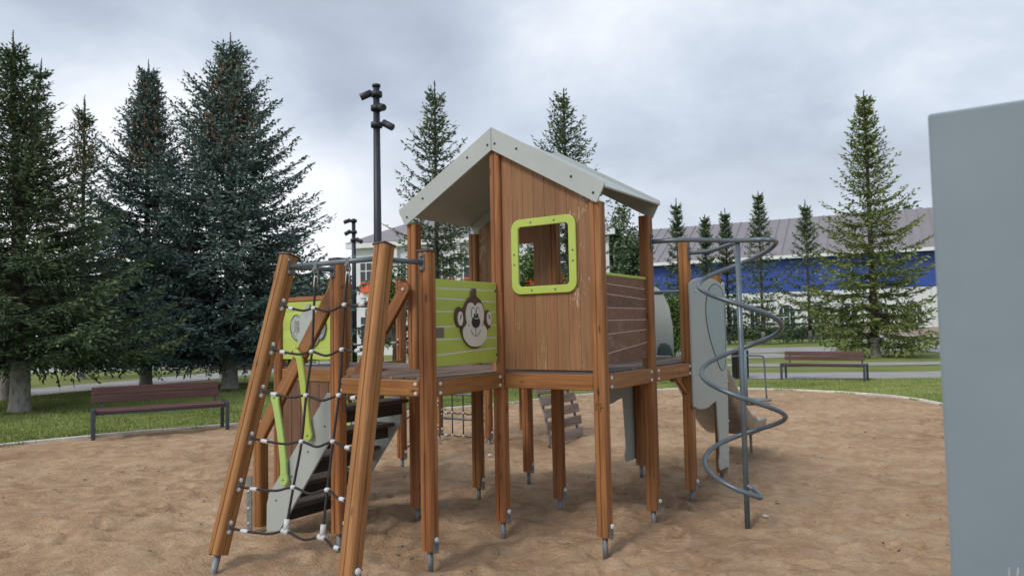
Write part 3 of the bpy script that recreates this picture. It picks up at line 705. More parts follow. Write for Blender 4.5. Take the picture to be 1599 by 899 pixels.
for r_ in rows:
    (s0, t0), (s1, t1), (s2, t2), (s3, t3) = r_
    wl = W0+(W1-W0)*t0-.075; wr = W0+(W1-W0)*t3-.055
    A, B, C_, D_ = T(-wl, t0+.004), T(s1, t1), T(s2, t2), T(wr, t3)
    nodes[0].append(B); nodes[1].append(C_)
    sag = Vector((0, .0, -.022))
    pts = smoothpts([A, A.lerp(B, .35)+sag*.7, A.lerp(B, .7)+sag, B, B.lerp(C_, .5)+sag*1.5, C_, C_.lerp(D_, .5)+sag, D_], 5)
    tube('rope', pts, .0086, 'rope', cn, 7)
    for p_, q_2 in ((A.lerp(B, .20), A.lerp(B, .33)), (D_.lerp(C_, .25), D_.lerp(C_, .45))):
        tube('ferrule', [p_+sag*.5, q_2+sag*.75], .0145, 'white_plastic', cn, 8)
    for nd in (B, C_):
        last = r_ is rows[-1]
        if last:
            tube('rope_joint', [nd+Vector((-.03, 0, 0)), nd+Vector((.03, 0, -.004))], .019, 'white_plastic', cn, 8)
            tube('rope_joint', [nd, nd+Vector((.0, .012, .075))], .0175, 'white_plastic', cn, 8)
        else:
            link('rope_joint', ball_me('joint', .0205, .8), 'white_plastic', cn, frame(nd, (0, 0, 1)))
tops = [T(-.153, .945), T(.164, .950)]
for k in (0, 1):
    tp = tops[k]; pts = smoothpts([tp+Vector((0, 0, -.03))]+nodes[k], 4)
    tube('rope', pts, .0086, 'rope', cn, 7)
    tube('ferrule', [tp+Vector((0, 0, -.045)), tp+Vector((0, -.01, -.125))], .0150, 'white_plastic', cn, 8)
    tube('hook', smoothpts([tp+Vector((-.014, 0, .0)), tp+Vector((-.020, 0, -.03)), tp+Vector((0, 0, -.055)), tp+Vector((.020, 0, -.03)), tp+Vector((.014, 0, .0))], 4), .006, 'galvanised', cn, 6)
    bm = bmesh.new(); box(bm, (0, -.004, .012), (.036, .020, .075)); link('hanger', finish(bm, 'hanger', .003), 'galvanised', cn, Matrix.Translation(tp)); bolt(tp+Vector((0, -.018, .0)), (0, -1, 0), cn, .015, 'galvanised')
# grey rail: across the leaning posts and back to the tower posts
zr = 2.085
tl, tr = T(-W1+.05, .962), T(W1-.05, .962)
tube('top_bar', [(tl.x, tl.y, zr), (tr.x, tr.y, zr)], .0185, 'grey_tube', cn, 10)
for e, px_, py_ in ((tl, -S, -S), (tr, 0, -S)):
    sg = -1 if e is tl else 1
    s0 = Vector((e.x+sg*.10, e.y+.02, zr)); s1 = Vector((px_-sg*.05, py_-.03 , zr-.01))
    s0 = Vector((e.x-sg*.015, e.y+.05, zr)); s1 = Vector((px_-sg*.0, py_-.05, zr-.012))
    tube('side_bar', [s0, s1], .0185, 'grey_tube', cn, 10)
    bm = bmesh.new(); box(bm, (0, 0, 0), (.045, .008, .12)); link('bar_plate', finish(bm, 'bar_plate', .002), 'grey_tube', cn, Matrix.Translation((px_, py_-.053, zr-.012)))
    for dz in (-.045, .045): bolt((px_, py_-.060, zr-.012+dz), (0, -1, 0), cn, .015, 'galvanised')
    bm = bmesh.new(); box(bm, (0, 0, 0), (.008, .045, .12)); link('bar_plate', finish(bm, 'bar_plate', .002), 'grey_tube', cn, Matrix.Translation((e.x+sg*.012-sg*.008, e.y, zr)))
    for dz in (-.045, .045): bolt((e.x-sg*.004, e.y-.02, zr+dz), (-sg, -.3, 0), cn, .015, 'galvanised')

# --- spiral climber
sp = empty('spiral_climber', (0, 0, 0), 0, root)
pu, pv = 1.555, 1.208
xr = Vector((math.cos(.5858), math.sin(.5858), 0)); yr = Vector((-math.sin(.5858), math.cos(.5858), 0))   # world right / away in local axes
tube('pole', [(pu, pv, -.2), (pu, pv, 2.275)], .0225, 'grey_tube', sp, 12)
C0 = Vector((pu, pv, 0)); hel = []
rail = [(S+.05, S, 2.30), (S+.30, S+.05, 2.30), (pu-.13, pv-.09, 2.292), (pu+.015, pv-.02, 2.285)]
turn = 2*math.pi*2.80
hel = [Vector(p) for p in rail]
hel.append(C0+xr*.16-yr*.075+Vector((0, 0, 2.285)))
th = -.55
while th < turn:
    rr = .32 if th > 0 else .32-.06*(-th/.55)
    if th > turn-.5: rr = .32-.10*((th-turn+.5)/.5)
    hel.append(C0+xr*rr*math.cos(th)+yr*rr*math.sin(th)+Vector((0, 0, 2.262-.722*max(th, -.1)/(2*math.pi)))); th += .26
e_ = hel[-1]; hel += [C0+xr*.05-yr*.06+Vector((0, 0, e_.z+.01)), C0+Vector((0, 0, e_.z+.045))]
tube('spiral_rail', smoothpts(hel, 4), .0195, 'grey_tube', sp, 10)
tube('top_rail', smoothpts([(S+.05, 2*S, 2.272), (S+.27, 2*S-.06, 2.272), (pu-.1, pv+.20, 2.285), (pu, pv+.02, 2.26)], 6), .0185, 'grey_tube', sp, 10)
for v_ in (S, 2*S):
    z = 2.30 if v_ == S else 2.272
    bm = bmesh.new(); box(bm, (0, 0, 0), (.008, .045, .13)); link('rail_plate', finish(bm, 'rail_plate', .002), 'grey_tube', sp, Matrix.Translation((S+.053, v_, z)))
    for dz in (-.048, .048): bolt((S+.060, v_, z+dz), (1, 0, 0), sp, .015, 'galvanised')
# --- elephant side panels of the slide
def elephant(u, side):
    e = empty('elephant_panel', (0, 0, 0), 0, root)
    top = [(1.715, 1.99), (1.79, 2.02), (1.92, 2.045), (2.106, 2.061), (2.256, 2.065), (2.42, 2.055), (2.56, 2.035), (2.649, 2.012), (2.68, 2.035), (2.714, 2.044), (2.745, 2.035)]
    pts = [(1.715, .86), (1.775, .845), (1.86, .820), (2.017, .808), (2.12, .812), (2.25, .838), (2.36, .850), (2.372, .80), (2.421, .327), (2.385, .24), (2.395, .19), (2.42, .165), (2.64, .165), (2.675, .18), (2.69, .21), (2.735, 1.0)]+top[::-1]
    plate('side_board', pts, .018, 'grey_board', e, (u, 0, 0), (0, 1, 0), (0, 0, 1), .004)
    ear = smoothpts([(2.38, 2.005, 0), (2.52, 2.0, 0), (2.64, 1.95, 0), (2.690, 1.80, 0), (2.693, 1.5, 0), (2.675, 1.22, 0), (2.60, 1.145, 0), (2.50, 1.165, 0), (2.36, 1.30, 0), (2.22, 1.47, 0), (2.13, 1.66, 0), (2.14, 1.83, 0), (2.24, 1.95, 0)], 4, True)
    plate('ear', [(p.x, p.y) for p in ear][::-1], .004, 'ear_board', e, (u, 0, 0), (0, 1, 0), (0, 0, 1), 0, off=side*.0105)
    tube('ear_line', [(u+side*.0115, p.x, p.y) for p in ear+[ear[0]]], .0045, 'dark_groove', e, 5)
    for y_ in (2.47, 2.60):
        tn = [(y_-.045, .20), (y_-.04, .27), (y_, .30), (y_+.035, .27), (y_+.04, .20), (y_-.045, .20)]
        tube('toe_line', [(u+side*.0105, a_, b_) for a_, b_ in tn], .003, 'pale_board', e, 5)
    for y_, z in ((1.85, 1.92), (1.85, 1.15), (2.70, 1.88), (2.71, 1.40), (2.71, 1.02), (2.69, .62), (2.66, .33), (2.62, .25)):
        bolt((u+side*.012, y_, z), (side, 0, 0), e, .014)
elephant(S+.060, 1); elephant(-.060, -1)
# slide entrance board, chute and legs
sl_ = empty('slide', (0, 0, 0), 0, root)
plate('entrance_board', [(p.x, p.y) for p in smoothpts([(.055, 1.285, 0), (.15, 1.285, 0), (.405, 1.285, 0), (.411, 1.40, 0), (.408, 1.59, 0), (.375, 1.80, 0), (.307, 1.95, 0), (.25, 2.01, 0), (.19, 2.03, 0), (.10, 2.03, 0), (.055, 2.0, 0)], 1, True)], .018, 'grey_board', sl_, (0, 3*S, 0), (1, 0, 0), (0, 0, 1), .004)
plate('entrance_hump', [(.235, 1.285), (.41, 1.285), (.402, 1.34), (.375, 1.395), (.33, 1.42), (.28, 1.415), (.248, 1.375)], .03, 'monkey_dark', sl_, (0, 3*S-.03, 0), (1, 0, 0), (0, 0, 1), .006)
MATS['hump'] = simple('hump_green', (.10, .14, .14), .45); sl_.children[-1].data.materials[0] = MATS['hump_green']
tube('entrance_bar', [(.20, 3*S-.02, 1.965), (S-.05, 3*S-.02, 1.965)], .013, 'grey_tube', sl_, 8)
prof = smoothpts([(3*S+.0, 1.25, 0), (3*S+.25, 1.22, 0), (3*S+.55, .98, 0), (3*S+1.15, .52, 0), (3*S+1.55, .30, 0), (3*S+2.1, .27, 0)], 6)
u_a, u_b = .20, S-.12
vs, fs = [], []
cross = [(u_a, .20), (u_a+.004, .02), (u_a+.05, 0), (u_b-.05, 0), (u_b-.004, .02), (u_b, .20), (u_b+.03, .20), (u_b+.03, .17), (u_b+.012, .0), (u_b-.03, -.03), (u_a+.03, -.03), (u_a-.012, .0), (u_a-.03, .17), (u_a-.03, .20)]
for p in prof:
    for cu_, cz_ in cross: vs.append((cu_, p.x, p.y+cz_*(1 if p.x < 3*S+1.7 else .75)))
K = len(cross)
for i in range(len(prof)-1):
    for k in range(K): fs.append((i*K+k, i*K+(k+1) % K, (i+1)*K+(k+1) % K, (i+1)*K+k))
link('chute', arr_mesh('chute', np.array(vs), np.array(fs)), 'steel', sl_, smooth=False)
for y_, z in ((3*S+1.9, .27),):
    for x in (u_a+.12, u_b-.12): tube('slide_leg', [(x, y_, -.1), (x, y_, z)], .018, 'galvanised', sl_, 8)
# --- rope nets of the far side
def net(p, q, zs, nvert, name='rope_net', z_top=1.95, bars=()):
    nn_ = empty(name, (0, 0, 0), 0, root); a_, b_ = Vector((*p, 0)), Vector((*q, 0)); d = (b_-a_).normalized(); a_ += d*.05; b_ -= d*.05
    for z in zs:
        pts = []
        for k in range(nvert+2):
            t = k/(nvert+1); pts.append(a_.lerp(b_, t)+Vector((0, 0, z)))
            if k <= nvert: pts.append(a_.lerp(b_, t+.5/(nvert+1))+Vector((0, 0, z-.02)))
        tube('rope', smoothpts(pts, 2), .009, 'rope', nn_, 6)
        for e, sg in ((a_, 1), (b_, -1)): tube('ferrule', [e+d*sg*.05+Vector((0, 0, z-.005)), e+d*sg*.11+Vector((0, 0, z-.01))], .014, 'white_plastic', nn_, 6); bolt(e+Vector((0, 0, z+.03)), d*sg, nn_, .014); bolt(e+Vector((0, 0, z-.03)), d*sg, nn_, .014)
    for k in range(nvert):
        t = (k+1)/(nvert+1); pp = a_.lerp(b_, t)
        tube('rope', [pp+Vector((0, 0, z)) for z in (min(zs), max(zs), z_top)], .009, 'rope', nn_, 6)
        for z in zs: link('rope_joint', ball_me('joint', .0205, .8), 'white_plastic', nn_, Matrix.Translation(pp+Vector((0, 0, z))))
        tube('ferrule', [pp+Vector((0, 0, z_top)), pp+Vector((0, 0, z_top-.08))], .015, 'white_plastic', nn_, 6)
    tube('top_bar', [a_+Vector((0, 0, z_top+.03)), b_+Vector((0, 0, z_top+.03))], .017, 'grey_tube', nn_, 8)
    for z in bars: tube('cross_bar', [a_+Vector((0, 0, z)), b_+Vector((0, 0, z))], .017, 'grey_tube', nn_, 8)
net(P(-4, 4), P(-3, 4), (.10, .42, .74), 3, bars=(.33, .68), z_top=1.15)
net(P(-3, 2), P(-4, 4), (.20, .55, .90, 1.47), 5, z_top=1.86)
net(P(-3, 1), P(-3, 2), (.55, .90, 1.47), 2, z_top=1.86)
# --- curved slatted climber at the far tower
ac = empty('arch_climber', (0, 0, 0), 0, root)
cz_, cu_ = .0, -3*S-.0; Ra = 1.24; Rb = .87
def AP_(a): return (cu_+Rb*math.cos(a), Ra*math.sin(a))
for v_ in (3.72, 4.52):
    tube('arch_rail', [(AP_(R(t))[0], v_, AP_(R(t))[1]) for t in range(-4, 92, 6)], .020, 'grey_tube', ac, 8)
for k in range(11):
    a = R(5+k*8.0); x, z = AP_(a); n_ = Vector((Ra*math.cos(a), 0, Rb*math.sin(a))).normalized()
    bar('slat', Vector((x, 3.64, z))+n_*.034, Vector((x, 4.60, z))+n_*.034, .125, .028, 'grey_slat', ac, .005, ref=tuple(n_))

# ------------------------------------------------------------------ near panel at the right
rp_ = empty('playground_screen', (.925, 1.60, 0), -.5858); tag(rp_, 'tall smooth blue-grey board cut by the right edge of the picture, scratched near its foot', 'play panel')
plate('face_board', rrect(0, .35, 1.15, 2.052, .006, 3), .026, 'blue_grey_board', rp_, (0, 0, 0), (1, 0, 0), (0, 0, 1), .009)
post(1.10, .075, 2.3, .0, foot=False, cap=True, par=rp_)
for x in (.12, 1.1):
    if x < 1: tube('standing_tube', [(x, .045, -.1), (x, .045, 1.5)], .02, 'galvanised', rp_, 8)
srng = random.Random(3)
for k in range(7):
    x = .10+k*.014; z = 1.05+srng.uniform(-.01, .03)
    tube('scratch', [(x, -.0132, z), (x+srng.uniform(-.006, .012), -.0132, z+srng.uniform(.03, .07))], .0006, 'pale_board', rp_, 4)

# ------------------------------------------------------------------ benches
def bench(name, loc, rz_, L_, label):
    b_ = empty(name, loc, rz_); tag(b_, label, 'bench', 'park benches round the sandpit')
    h = L_/2
    for sg in (-1, 1):
        x = sg*h
        bar('leg', (x, 0, -.05), (x, 0, .475), .055, .07, 'bench_metal', b_, .004)
        bar('leg', (x-sg*.0, .48, -.05), (x-sg*.0, .48, .44), .055, .05, 'bench_metal', b_, .004)
        bar('side_rail', (x, .0355, .448), (x, .53, .448), .05, .052, 'bench_metal', b_, .004, ref=(0, 0, 1))
        bar('back_support', (x-sg*.12, .47, .40), (x-sg*.12, .545, .80), .05, .022, 'bench_metal', b_, .003)
    bar('frame_rail', (-h+.03, .03, .405), (h-.03, .03, .405), .035, .035, 'bench_metal', b_, .003)
    bar('frame_rail', (-h+.03, .44, .405), (h-.03, .44, .405), .035, .035, 'bench_metal', b_, .003)
    for k in range(4): bar('seat_plank', (-h+.035, .055+k*.115, .445), (h-.035, .055+k*.115, .445), .107, .036, 'bench_plank', b_, .005, ref=(0, 0, 1))
    for k, z in enumerate((.605, .735)):
        y_ = .470+(z-.40)*.19-.02
        bar('back_plank', (-h-.02, y_, z), (h-.06, y_, z), .034, .118, 'bench_plank', b_, .005, ref=(0, 0, 1))
    return b_
bench('park_bench', (-5.64, 11.90, .0), math.atan2(.98, 1.63), 1.95, 'dark red plank bench with blue-grey legs on the left edge of the sand')
bench('park_bench', (8.52, 20.45, .0), math.atan2(-1.25, 1.82), 2.16, 'dark bench standing on the grass beyond the sand at the right by the paved path')

# ------------------------------------------------------------------ lamp posts
def spot(par, z, az, arm, tilt, L_=.26, r=.075):
    d = Vector((math.cos(az), math.sin(az), 0))
    tube('collar', [(0, 0, z-.05), (0, 0, z+.05)], .125, 'pole_metal', par, 12)
    tube('arm', [(0, 0, z), tuple(d*arm+Vector((0, 0, z)))], .028, 'pole_metal', par, 8)
    c_ = d*(arm+.02)+Vector((0, 0, z)); ax = (d*math.cos(tilt)+Vector((0, 0, -math.sin(tilt)))).normalized()
    tube('spotlight', [c_-ax*L_*.35, c_-ax*L_*.33, c_+ax*L_*.6, c_+ax*L_*.65], r, 'pole_metal', par, 12, rs=[r*.7, r, r, r*.93])
lp = empty('lamp_post', (-2.80, 15.36, 0)); tag(lp, 'tall dark pole with three spotlight heads, rising behind the left end of the climbing tower', 'lamp post')
tube('pole', [(0, 0, -.2), (0, 0, .3), (0, 0, 3), (0, 0, 6.78)], .085, 'pole_metal', lp, 14, rs=[.10, .095, .085, .068])
tube('base_plate', [(0, 0, 0), (0, 0, .04)], .18, 'pole_metal', lp, 12)
spot(lp, 6.62, R(185), .16, R(25)); spot(lp, 6.32, R(-50), .12, R(20)); spot(lp, 5.96, R(-12), .20, R(30))
tube('pole_cap', [(0, 0, 6.78), (0, 0, 6.83)], .09, 'pole_metal', lp, 10)
l2 = empty('lamp_post', (-5.85, 27.2, 0)); tag(l2, 'smaller looking dark lamp pole farther off, in front of the white building', 'lamp post')
tube('pole', [(0, 0, -.2), (0, 0, 3), (0, 0, 5.8)], .085, 'pole_metal', l2, 10, rs=[.10, .085, .07])
spot(l2, 5.72, R(188), .18, R(20)); spot(l2, 5.3, R(190), .16, R(30)); spot(l2, 5.0, R(-10), .16, R(30))
l2['group'] = lp['group'] = 'dark lamp posts with spotlights'

# ------------------------------------------------------------------ bin and spinner
bn = empty('litter_bin', (6.69, 21.8, 0)); tag(bn, 'round litter bin with dark vertical slats standing by the paved path', 'litter bin')
tube('liner', [(0, 0, .08), (0, 0, .80)], .19, 'black_metal', bn, 16)
for k in range(20):
    a = 2*math.pi*k/20; c_ = Vector((math.cos(a), math.sin(a), 0))*.225
    bar('slat', c_+Vector((0, 0, .05)), c_*1.03+Vector((0, 0, .84)), .022, .052, 'step_board', bn, .002, ref=tuple(Vector((0, 0, 1)).cross(c_)))
tube('rim', [(0, 0, .80), (0, 0, .83)], .215, 'bench_metal', bn, 16); tube('base', [(0, 0, 0), (0, 0, .06)], .17, 'bench_metal', bn, 16)
sn_ = empty('standing_spinner', (4.72, 14.9, 0)); tag(sn_, 'small grey standing spinner with post, hoop handle and flat footplate in the sand', 'playground spinner')
tube('post', [(-.08, 0, -.1), (-.08, 0, 1.12)], .066, 'blue_grey_board', sn_, 12)
tube('handle', smoothpts([(-.30, 0, .96), (-.08, 0, .97), (.25, 0, .96), (.33, 0, .90), (.345, 0, .5), (.36, 0, .11)], 5), .018, 'grey_tube', sn_, 8)
bm = bmesh.new(); prism(bm, ell(.15, 0, .30, .26, 24), .06, .10); link('footplate', finish(bm, 'footplate', .005), 'galvanised', sn_)
tube('bearing', [(.15, 0, -.05), (.15, 0, .055)], .06, 'pole_metal', sn_, 10)

# ------------------------------------------------------------------ trees
def tufts(C, Dv, L_, Wd, tone, r_):
    n_ = len(C); Dn = Dv/np.linalg.norm(Dv, axis=1, keepdims=True); Rn = r_.normal(size=(n_, 3))*np.array([1, 1, .55]); Rn -= (Rn*Dn).sum(1, keepdims=True)*Dn; Rn /= np.linalg.norm(Rn, axis=1, keepdims=True)+1e-9
    L_ = L_[:, None]; Wd = Wd[:, None]
    V = np.stack([C, C+Dn*L_*.45+Rn*Wd, C+Dn*L_, C+Dn*L_*.45-Rn*Wd], 1).reshape(-1, 3)
    F = np.arange(n_*4).reshape(-1, 4); return V, F, tone
def spruce(label, x, y, h, rad, seed, mat, clear=.9, dens=1.0, tuft=.13, whorl=.27, nbr=7, power=.85, trunk_r=.16, cones=0, lean=0, white=1.0, gap=.15, group=None, top_w=0, wid=1.0, detail=True):
    r_ = np.random.default_rng(seed); t_ = empty('spruce_tree', (x, y, 0)); tag(t_, label, 'tree', group)
    zs = []; z = clear
    while z < h-.55: zs.append(z); z += whorl*(1.0 if z < h*.7 else .75)*r_.uniform(.85, 1.15)
    AC, AD, AL, AW, AT = [], [], [], [], []; bm = bmesh.new(); con = []
    for z in zs:
        f = (z-clear)/(h-clear); env = rad*(((1-f)**power)*(.55+.45*min(1, f/.10+.5))*(1 if f < .70 else 1-.55*(f-.70)/.30)); nb = nbr if f < .8 else max(5, nbr-2); a0 = r_.uniform(0, 6.28)
        for k in range(nb):
            if r_.random() < gap: continue
            az = a0+2*math.pi*k/nb+r_.normal(0, .2); Lb = env*r_.uniform(.55, 1.22)+.10; zz = z+r_.uniform(-.07, .07)
            rise = (.02+.80*f**1.5); droop = .34*(1-f); st_ = tuft*1.05; s = np.linspace(0, 1, max(4, int(Lb/st_)))
            out_ = Lb*s; hgt = rise*Lb*s-droop*Lb*(s**1.2)*.8+.26*Lb*s**3
            bx = out_*math.cos(az); by = out_*math.sin(az); bz = zz+hgt
            pts = np.stack([bx, by, bz], 1)
            if detail and Lb > .5: tube_bm(bm, [tuple(pts[i]) for i in range(0, len(pts), max(1, len(pts)//4))], .01, 3, False, rs=[.018*(1-i/5)+.004 for i in range(len(range(0, len(pts), max(1, len(pts)//4))))])
            dirb = np.gradient(pts, axis=0); dirb /= np.linalg.norm(dirb, axis=1, keepdims=True)
            side = np.cross(dirb, [0, 0, 1]); side /= np.linalg.norm(side, axis=1, keepdims=True)+1e-9
            btone = r_.uniform(-.13, .13)
            for i in range(len(pts)):
                if s[i] < .15 and Lb > .8: continue
                tl_ = (Lb*(.30 if Lb > 1 else .3)*(1-s[i])**.7*min(1, s[i]/.35+.3)+.13)*r_.uniform(.6, 1.25)
                for sg in (-1, 1, 0, 2):
                    if sg == 2 and r_.random() > .4: continue
                    hang = sg == 2; sgd = 0 if sg in (0, 2) else sg
                    ln = tl_*(.75 if hang else 1) if sg else tuft*1.2
                    nd = max(2, int(ln/(tuft*.36)*dens))
                    if hang: td = dirb[i]*.25+np.array([r_.normal(0, .15), r_.normal(0, .15), -1.]); ln *= .7
                    else: td = dirb[i]*.8+side[i]*sgd*.75+np.array([0, 0, r_.uniform(-.22, .02)])
                    td /= np.linalg.norm(td); qq = np.linspace(.0, 1, nd); q = qq[:, None]*ln
                    c_ = pts[i]+td*q+r_.normal(0, tuft*.10, (nd, 3)); c_[:, 2] -= (q[:, 0]**2)*.25
                    alt = np.where(np.arange(nd) % 2, 1, -1)[:, None]; pr_ = np.cross(td, [0, 0, 1.]); pr_ /= np.linalg.norm(pr_)+1e-9
                    d_ = td+pr_*alt*.55+r_.normal(0, .22, (nd, 3)); d_[:, 2] -= .08
                    AC.append(c_); AD.append(d_); AL.append(tuft*r_.uniform(.75, 1.3, nd)); AW.append(tuft*wid*r_.uniform(.13, .22, nd))
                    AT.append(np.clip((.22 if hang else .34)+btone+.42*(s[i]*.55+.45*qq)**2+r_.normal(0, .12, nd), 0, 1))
            if cones and f > 1-cones and r_.random() < .9:
                for _ in range(int(6+Lb*16)):
                    i = r_.integers(len(pts)//4, max(len(pts)//4+1, int(len(pts)*.85))); con.append(pts[i]+np.array([r_.normal(0, .10), r_.normal(0, .10), -.08]))
    # leader
    for k in range(14):
        zz = h-.65+.05*k; nd = 3 if k > 6 else 5
        AC.append(np.array([[0, 0, zz]]*nd)); a = r_.uniform(0, 6.28, nd); AD.append(np.stack([np.cos(a)*.5, np.sin(a)*.5, np.full(nd, .9)], 1)); AL.append(np.full(nd, min(.12, tuft*(1.2-.06*k)))); AW.append(np.full(nd, tuft*.10)); AT.append(np.full(nd, .4))
    C_ = np.concatenate(AC); V, F, tn = tufts(C_, np.concatenate(AD), np.concatenate(AL), np.concatenate(AW), np.concatenate(AT), r_)
    if lean: V[:, 0] += lean*(V[:, 2]/h)
    link('crown', arr_mesh('crown', V, F, tn), mat, t_)
    if detail: link('branches', finish(bm), 'bark', t_)
    else: bm.free()
    if con:
        con = np.array(con); n_ = len(con)
        V, F, tn = tufts(con, np.array([[0, 0, -1.]]*n_)+r_.normal(0, .15, (n_, 3)), r_.uniform(.12, .19, n_), r_.uniform(.022, .034, n_), r_.uniform(0, 1, n_), r_)
        c_ = link('cones', arr_mesh('cones', V, F, tn), 'cones', t_); c_['kind'] = 'stuff'
    zz = np.linspace(-.1, 1, 12); wz = white
    tube('trunk', [(lean*(z/h), 0, z) for z in (wz, 2, h*.5, h-.5, h)], 1, 'bark', t_, 10, rs=[trunk_r*.93, trunk_r*.85, trunk_r*.5, .03, .006])
    tube('painted_trunk', [(0, 0, z) for z in (-.1, .06, .25, wz)], 1, 'whitewash', t_, 12, rs=[trunk_r*1.5, trunk_r*1.22, trunk_r*1.05, trunk_r*.95])
    return t_, len(F)
tot = 0
for a_ in (
    ('dark green spruce with whitewashed trunk standing nearest, at the left edge of the picture', -10.75, 16.1, 8.45, 3.3, 11, 'green_needles', dict(clear=1.25, tuft=.115, whorl=.31, nbr=11, wid=1.15, trunk_r=.19, white=1.1, power=1.35, lean=-.3, gap=.05)),
    ('dark green spruce just behind the nearest one, its tip to the right of it', -13.25, 19.2, 9.0, 2.6, 12, 'green_needles', dict(clear=1.3, tuft=.12, whorl=.34, nbr=9, trunk_r=.18, power=1.5, lean=.85)),
    ('slim distant spruce showing its thin tip between the green and the blue spruces', -16.4, 28, 10.9, 2.3, 13, 'green_needles', dict(clear=1.2, tuft=.16, whorl=.34, cones=.3, power=1.15)),
    ('blue spruce with cones in its narrow top, second largest, standing behind the bench', -11.1, 22.3, 10.1, 3.2, 14, 'blue_needles', dict(clear=1.2, tuft=.125, whorl=.30, nbr=12, wid=1.2, cones=.40, trunk_r=.17, power=1.2, gap=.04)),
    ('largest blue spruce with many cones, left of the lamp post', -8.3, 21.6, 10.6, 3.75, 15, 'blue_needles', dict(clear=1.15, tuft=.125, whorl=.30, nbr=12, wid=1.3, cones=.45, trunk_r=.22, power=.95, gap=.04)),
    ('thin loose spruce seen above the left slope of the gable roof', -3.05, 30, 11.9, 2.7, 16, 'mid_needles', dict(clear=1.0, tuft=.18, whorl=.44, nbr=8, power=.95, gap=.2, wid=1.2)),
    ('dark spruce rising behind the ridge of the gable roof', 2.3, 30, 11.5, 2.3, 17, 'mid_needles', dict(clear=1.0, tuft=.17, whorl=.46, nbr=8, power=.7, gap=.15, wid=1.2)),
    ('big yellow-green spruce with whitewashed trunk on the grass at the right', 16.5, 33.6, 12.3, 3.4, 18, 'light_needles', dict(clear=.7, tuft=.19, whorl=.44, nbr=9, power=1.15, trunk_r=.20, white=.9, gap=.10, wid=1.25)),
):
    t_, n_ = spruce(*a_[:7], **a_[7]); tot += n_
for k, (x, y, h, r_, lb) in enumerate([(13.4, 59, 11.8, 1.6, 'leftmost of the far row of spruces, beside the playhouse corner post'), (15.4, 58, 10.3, 1.5, 'second spruce from the left in the far row before the long hall'), (17.6, 60, 11.1, 1.6, 'third spruce from the left in the far row before the long hall'),
                                   (19.7, 58, 12.1, 2.5, 'slender dark spruce in front of the blue band, right of the spiral climber'), (24.2, 60, 11.7, 2.9, 'wide dark spruce in front of the blue band, left of the yellow-green one')]):
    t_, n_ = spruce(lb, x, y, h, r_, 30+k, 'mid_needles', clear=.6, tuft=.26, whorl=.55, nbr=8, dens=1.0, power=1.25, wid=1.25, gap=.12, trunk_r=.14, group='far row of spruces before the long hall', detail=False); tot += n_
def leafy(name, label, x, y, h, rx, rzz, seed, mat, n_=5000, leaf=.11, zc=None, trunk=.08, cat='tree'):
    r_ = np.random.default_rng(seed); t_ = empty(name, (x, y, 0)); tag(t_, label, cat); zc = zc or h-rzz
    cl = r_.normal(size=(26, 3)); cl /= np.linalg.norm(cl, axis=1, keepdims=True); cl *= r_.uniform(.35, .95, (26, 1))
    C_ = cl[r_.integers(0, 26, n_)]+r_.normal(0, .17, (n_, 3)); C_ = C_*np.array([rx, rx, rzz])+np.array([0, 0, zc])
    V, F, tn = tufts(C_, r_.normal(size=(n_, 3))-np.array([0, 0, .3]), leaf*r_.uniform(.6, 1.3, n_), leaf*r_.uniform(.2, .38, n_), np.clip(r_.normal(.45, .22, n_), 0, 1), r_)
    link('crown' if cat == 'tree' else 'foliage', arr_mesh('crown', V, F, tn), mat, t_)
    bm = bmesh.new(); tube_bm(bm, [(0, 0, -.1), (.03, 0, zc*.6), (0, 0, zc+rzz*.5)], trunk, 8, True, [trunk, trunk*.7, trunk*.2])
    for k in range(9):
        p = cl[k]*np.array([rx, rx, rzz])+np.array([0, 0, zc]); tube_bm(bm, [(0, 0, zc*.5+.05*k), (p[0]*.5, p[1]*.5, (zc*.6+p[2])/2), tuple(p)], .02, 5, False, [trunk*.4, trunk*.25, .006])
    link('trunk' if cat == 'tree' else 'stems', finish(bm), 'bark', t_)
    return t_
leafy('leafy_tree', 'upright green tree seen between the corner posts of the playhouse', 7.0, 46, 9.2, 1.5, 4.2, 41, 'mid_needles', 9000, .26)
leafy('round_bush', 'bright green bush behind the slide entrance', 4.5, 21.0, 2.9, 1.0, 1.25, 42, 'bright_leaves', 9000, .085, cat='shrub')
ro = leafy('rowan_tree', 'young rowan with orange berries seen through the playhouse window', .55, 15.2 + 4, 3.6, .95, 1.15, 43, 'bright_leaves', 5000, .10)
r_ = np.random.default_rng(3); bm = bmesh.new()
for c_ in ([-.05, -.7, 2.75], [-.25, -.75, 2.35], [.15, -.8, 2.45], [.3, -.6, 2.9]):
    for k in range(26):
        p = Vector(c_)+Vector(r_.normal(0, .055, 3)); bmesh.ops.create_icosphere(bm, subdivisions=1, radius=.022, matrix=Matrix.Translation(p))
o = link('berries', finish(bm), 'orange_panel', ro); o['kind'] = 'stuff'
leafy('rowan_tree', 'young rowan glimpsed left of the front playhouse post above the rope net', -3.15, 19.5, 3.3, .6, .8, 44, 'bright_leaves', 2500, .10)
leafy('leafy_tree', 'dark round tree far off above the hall roof at the right', 66, 128, 22, 7, 8, 45, 'mid_needles', 6000, .9)
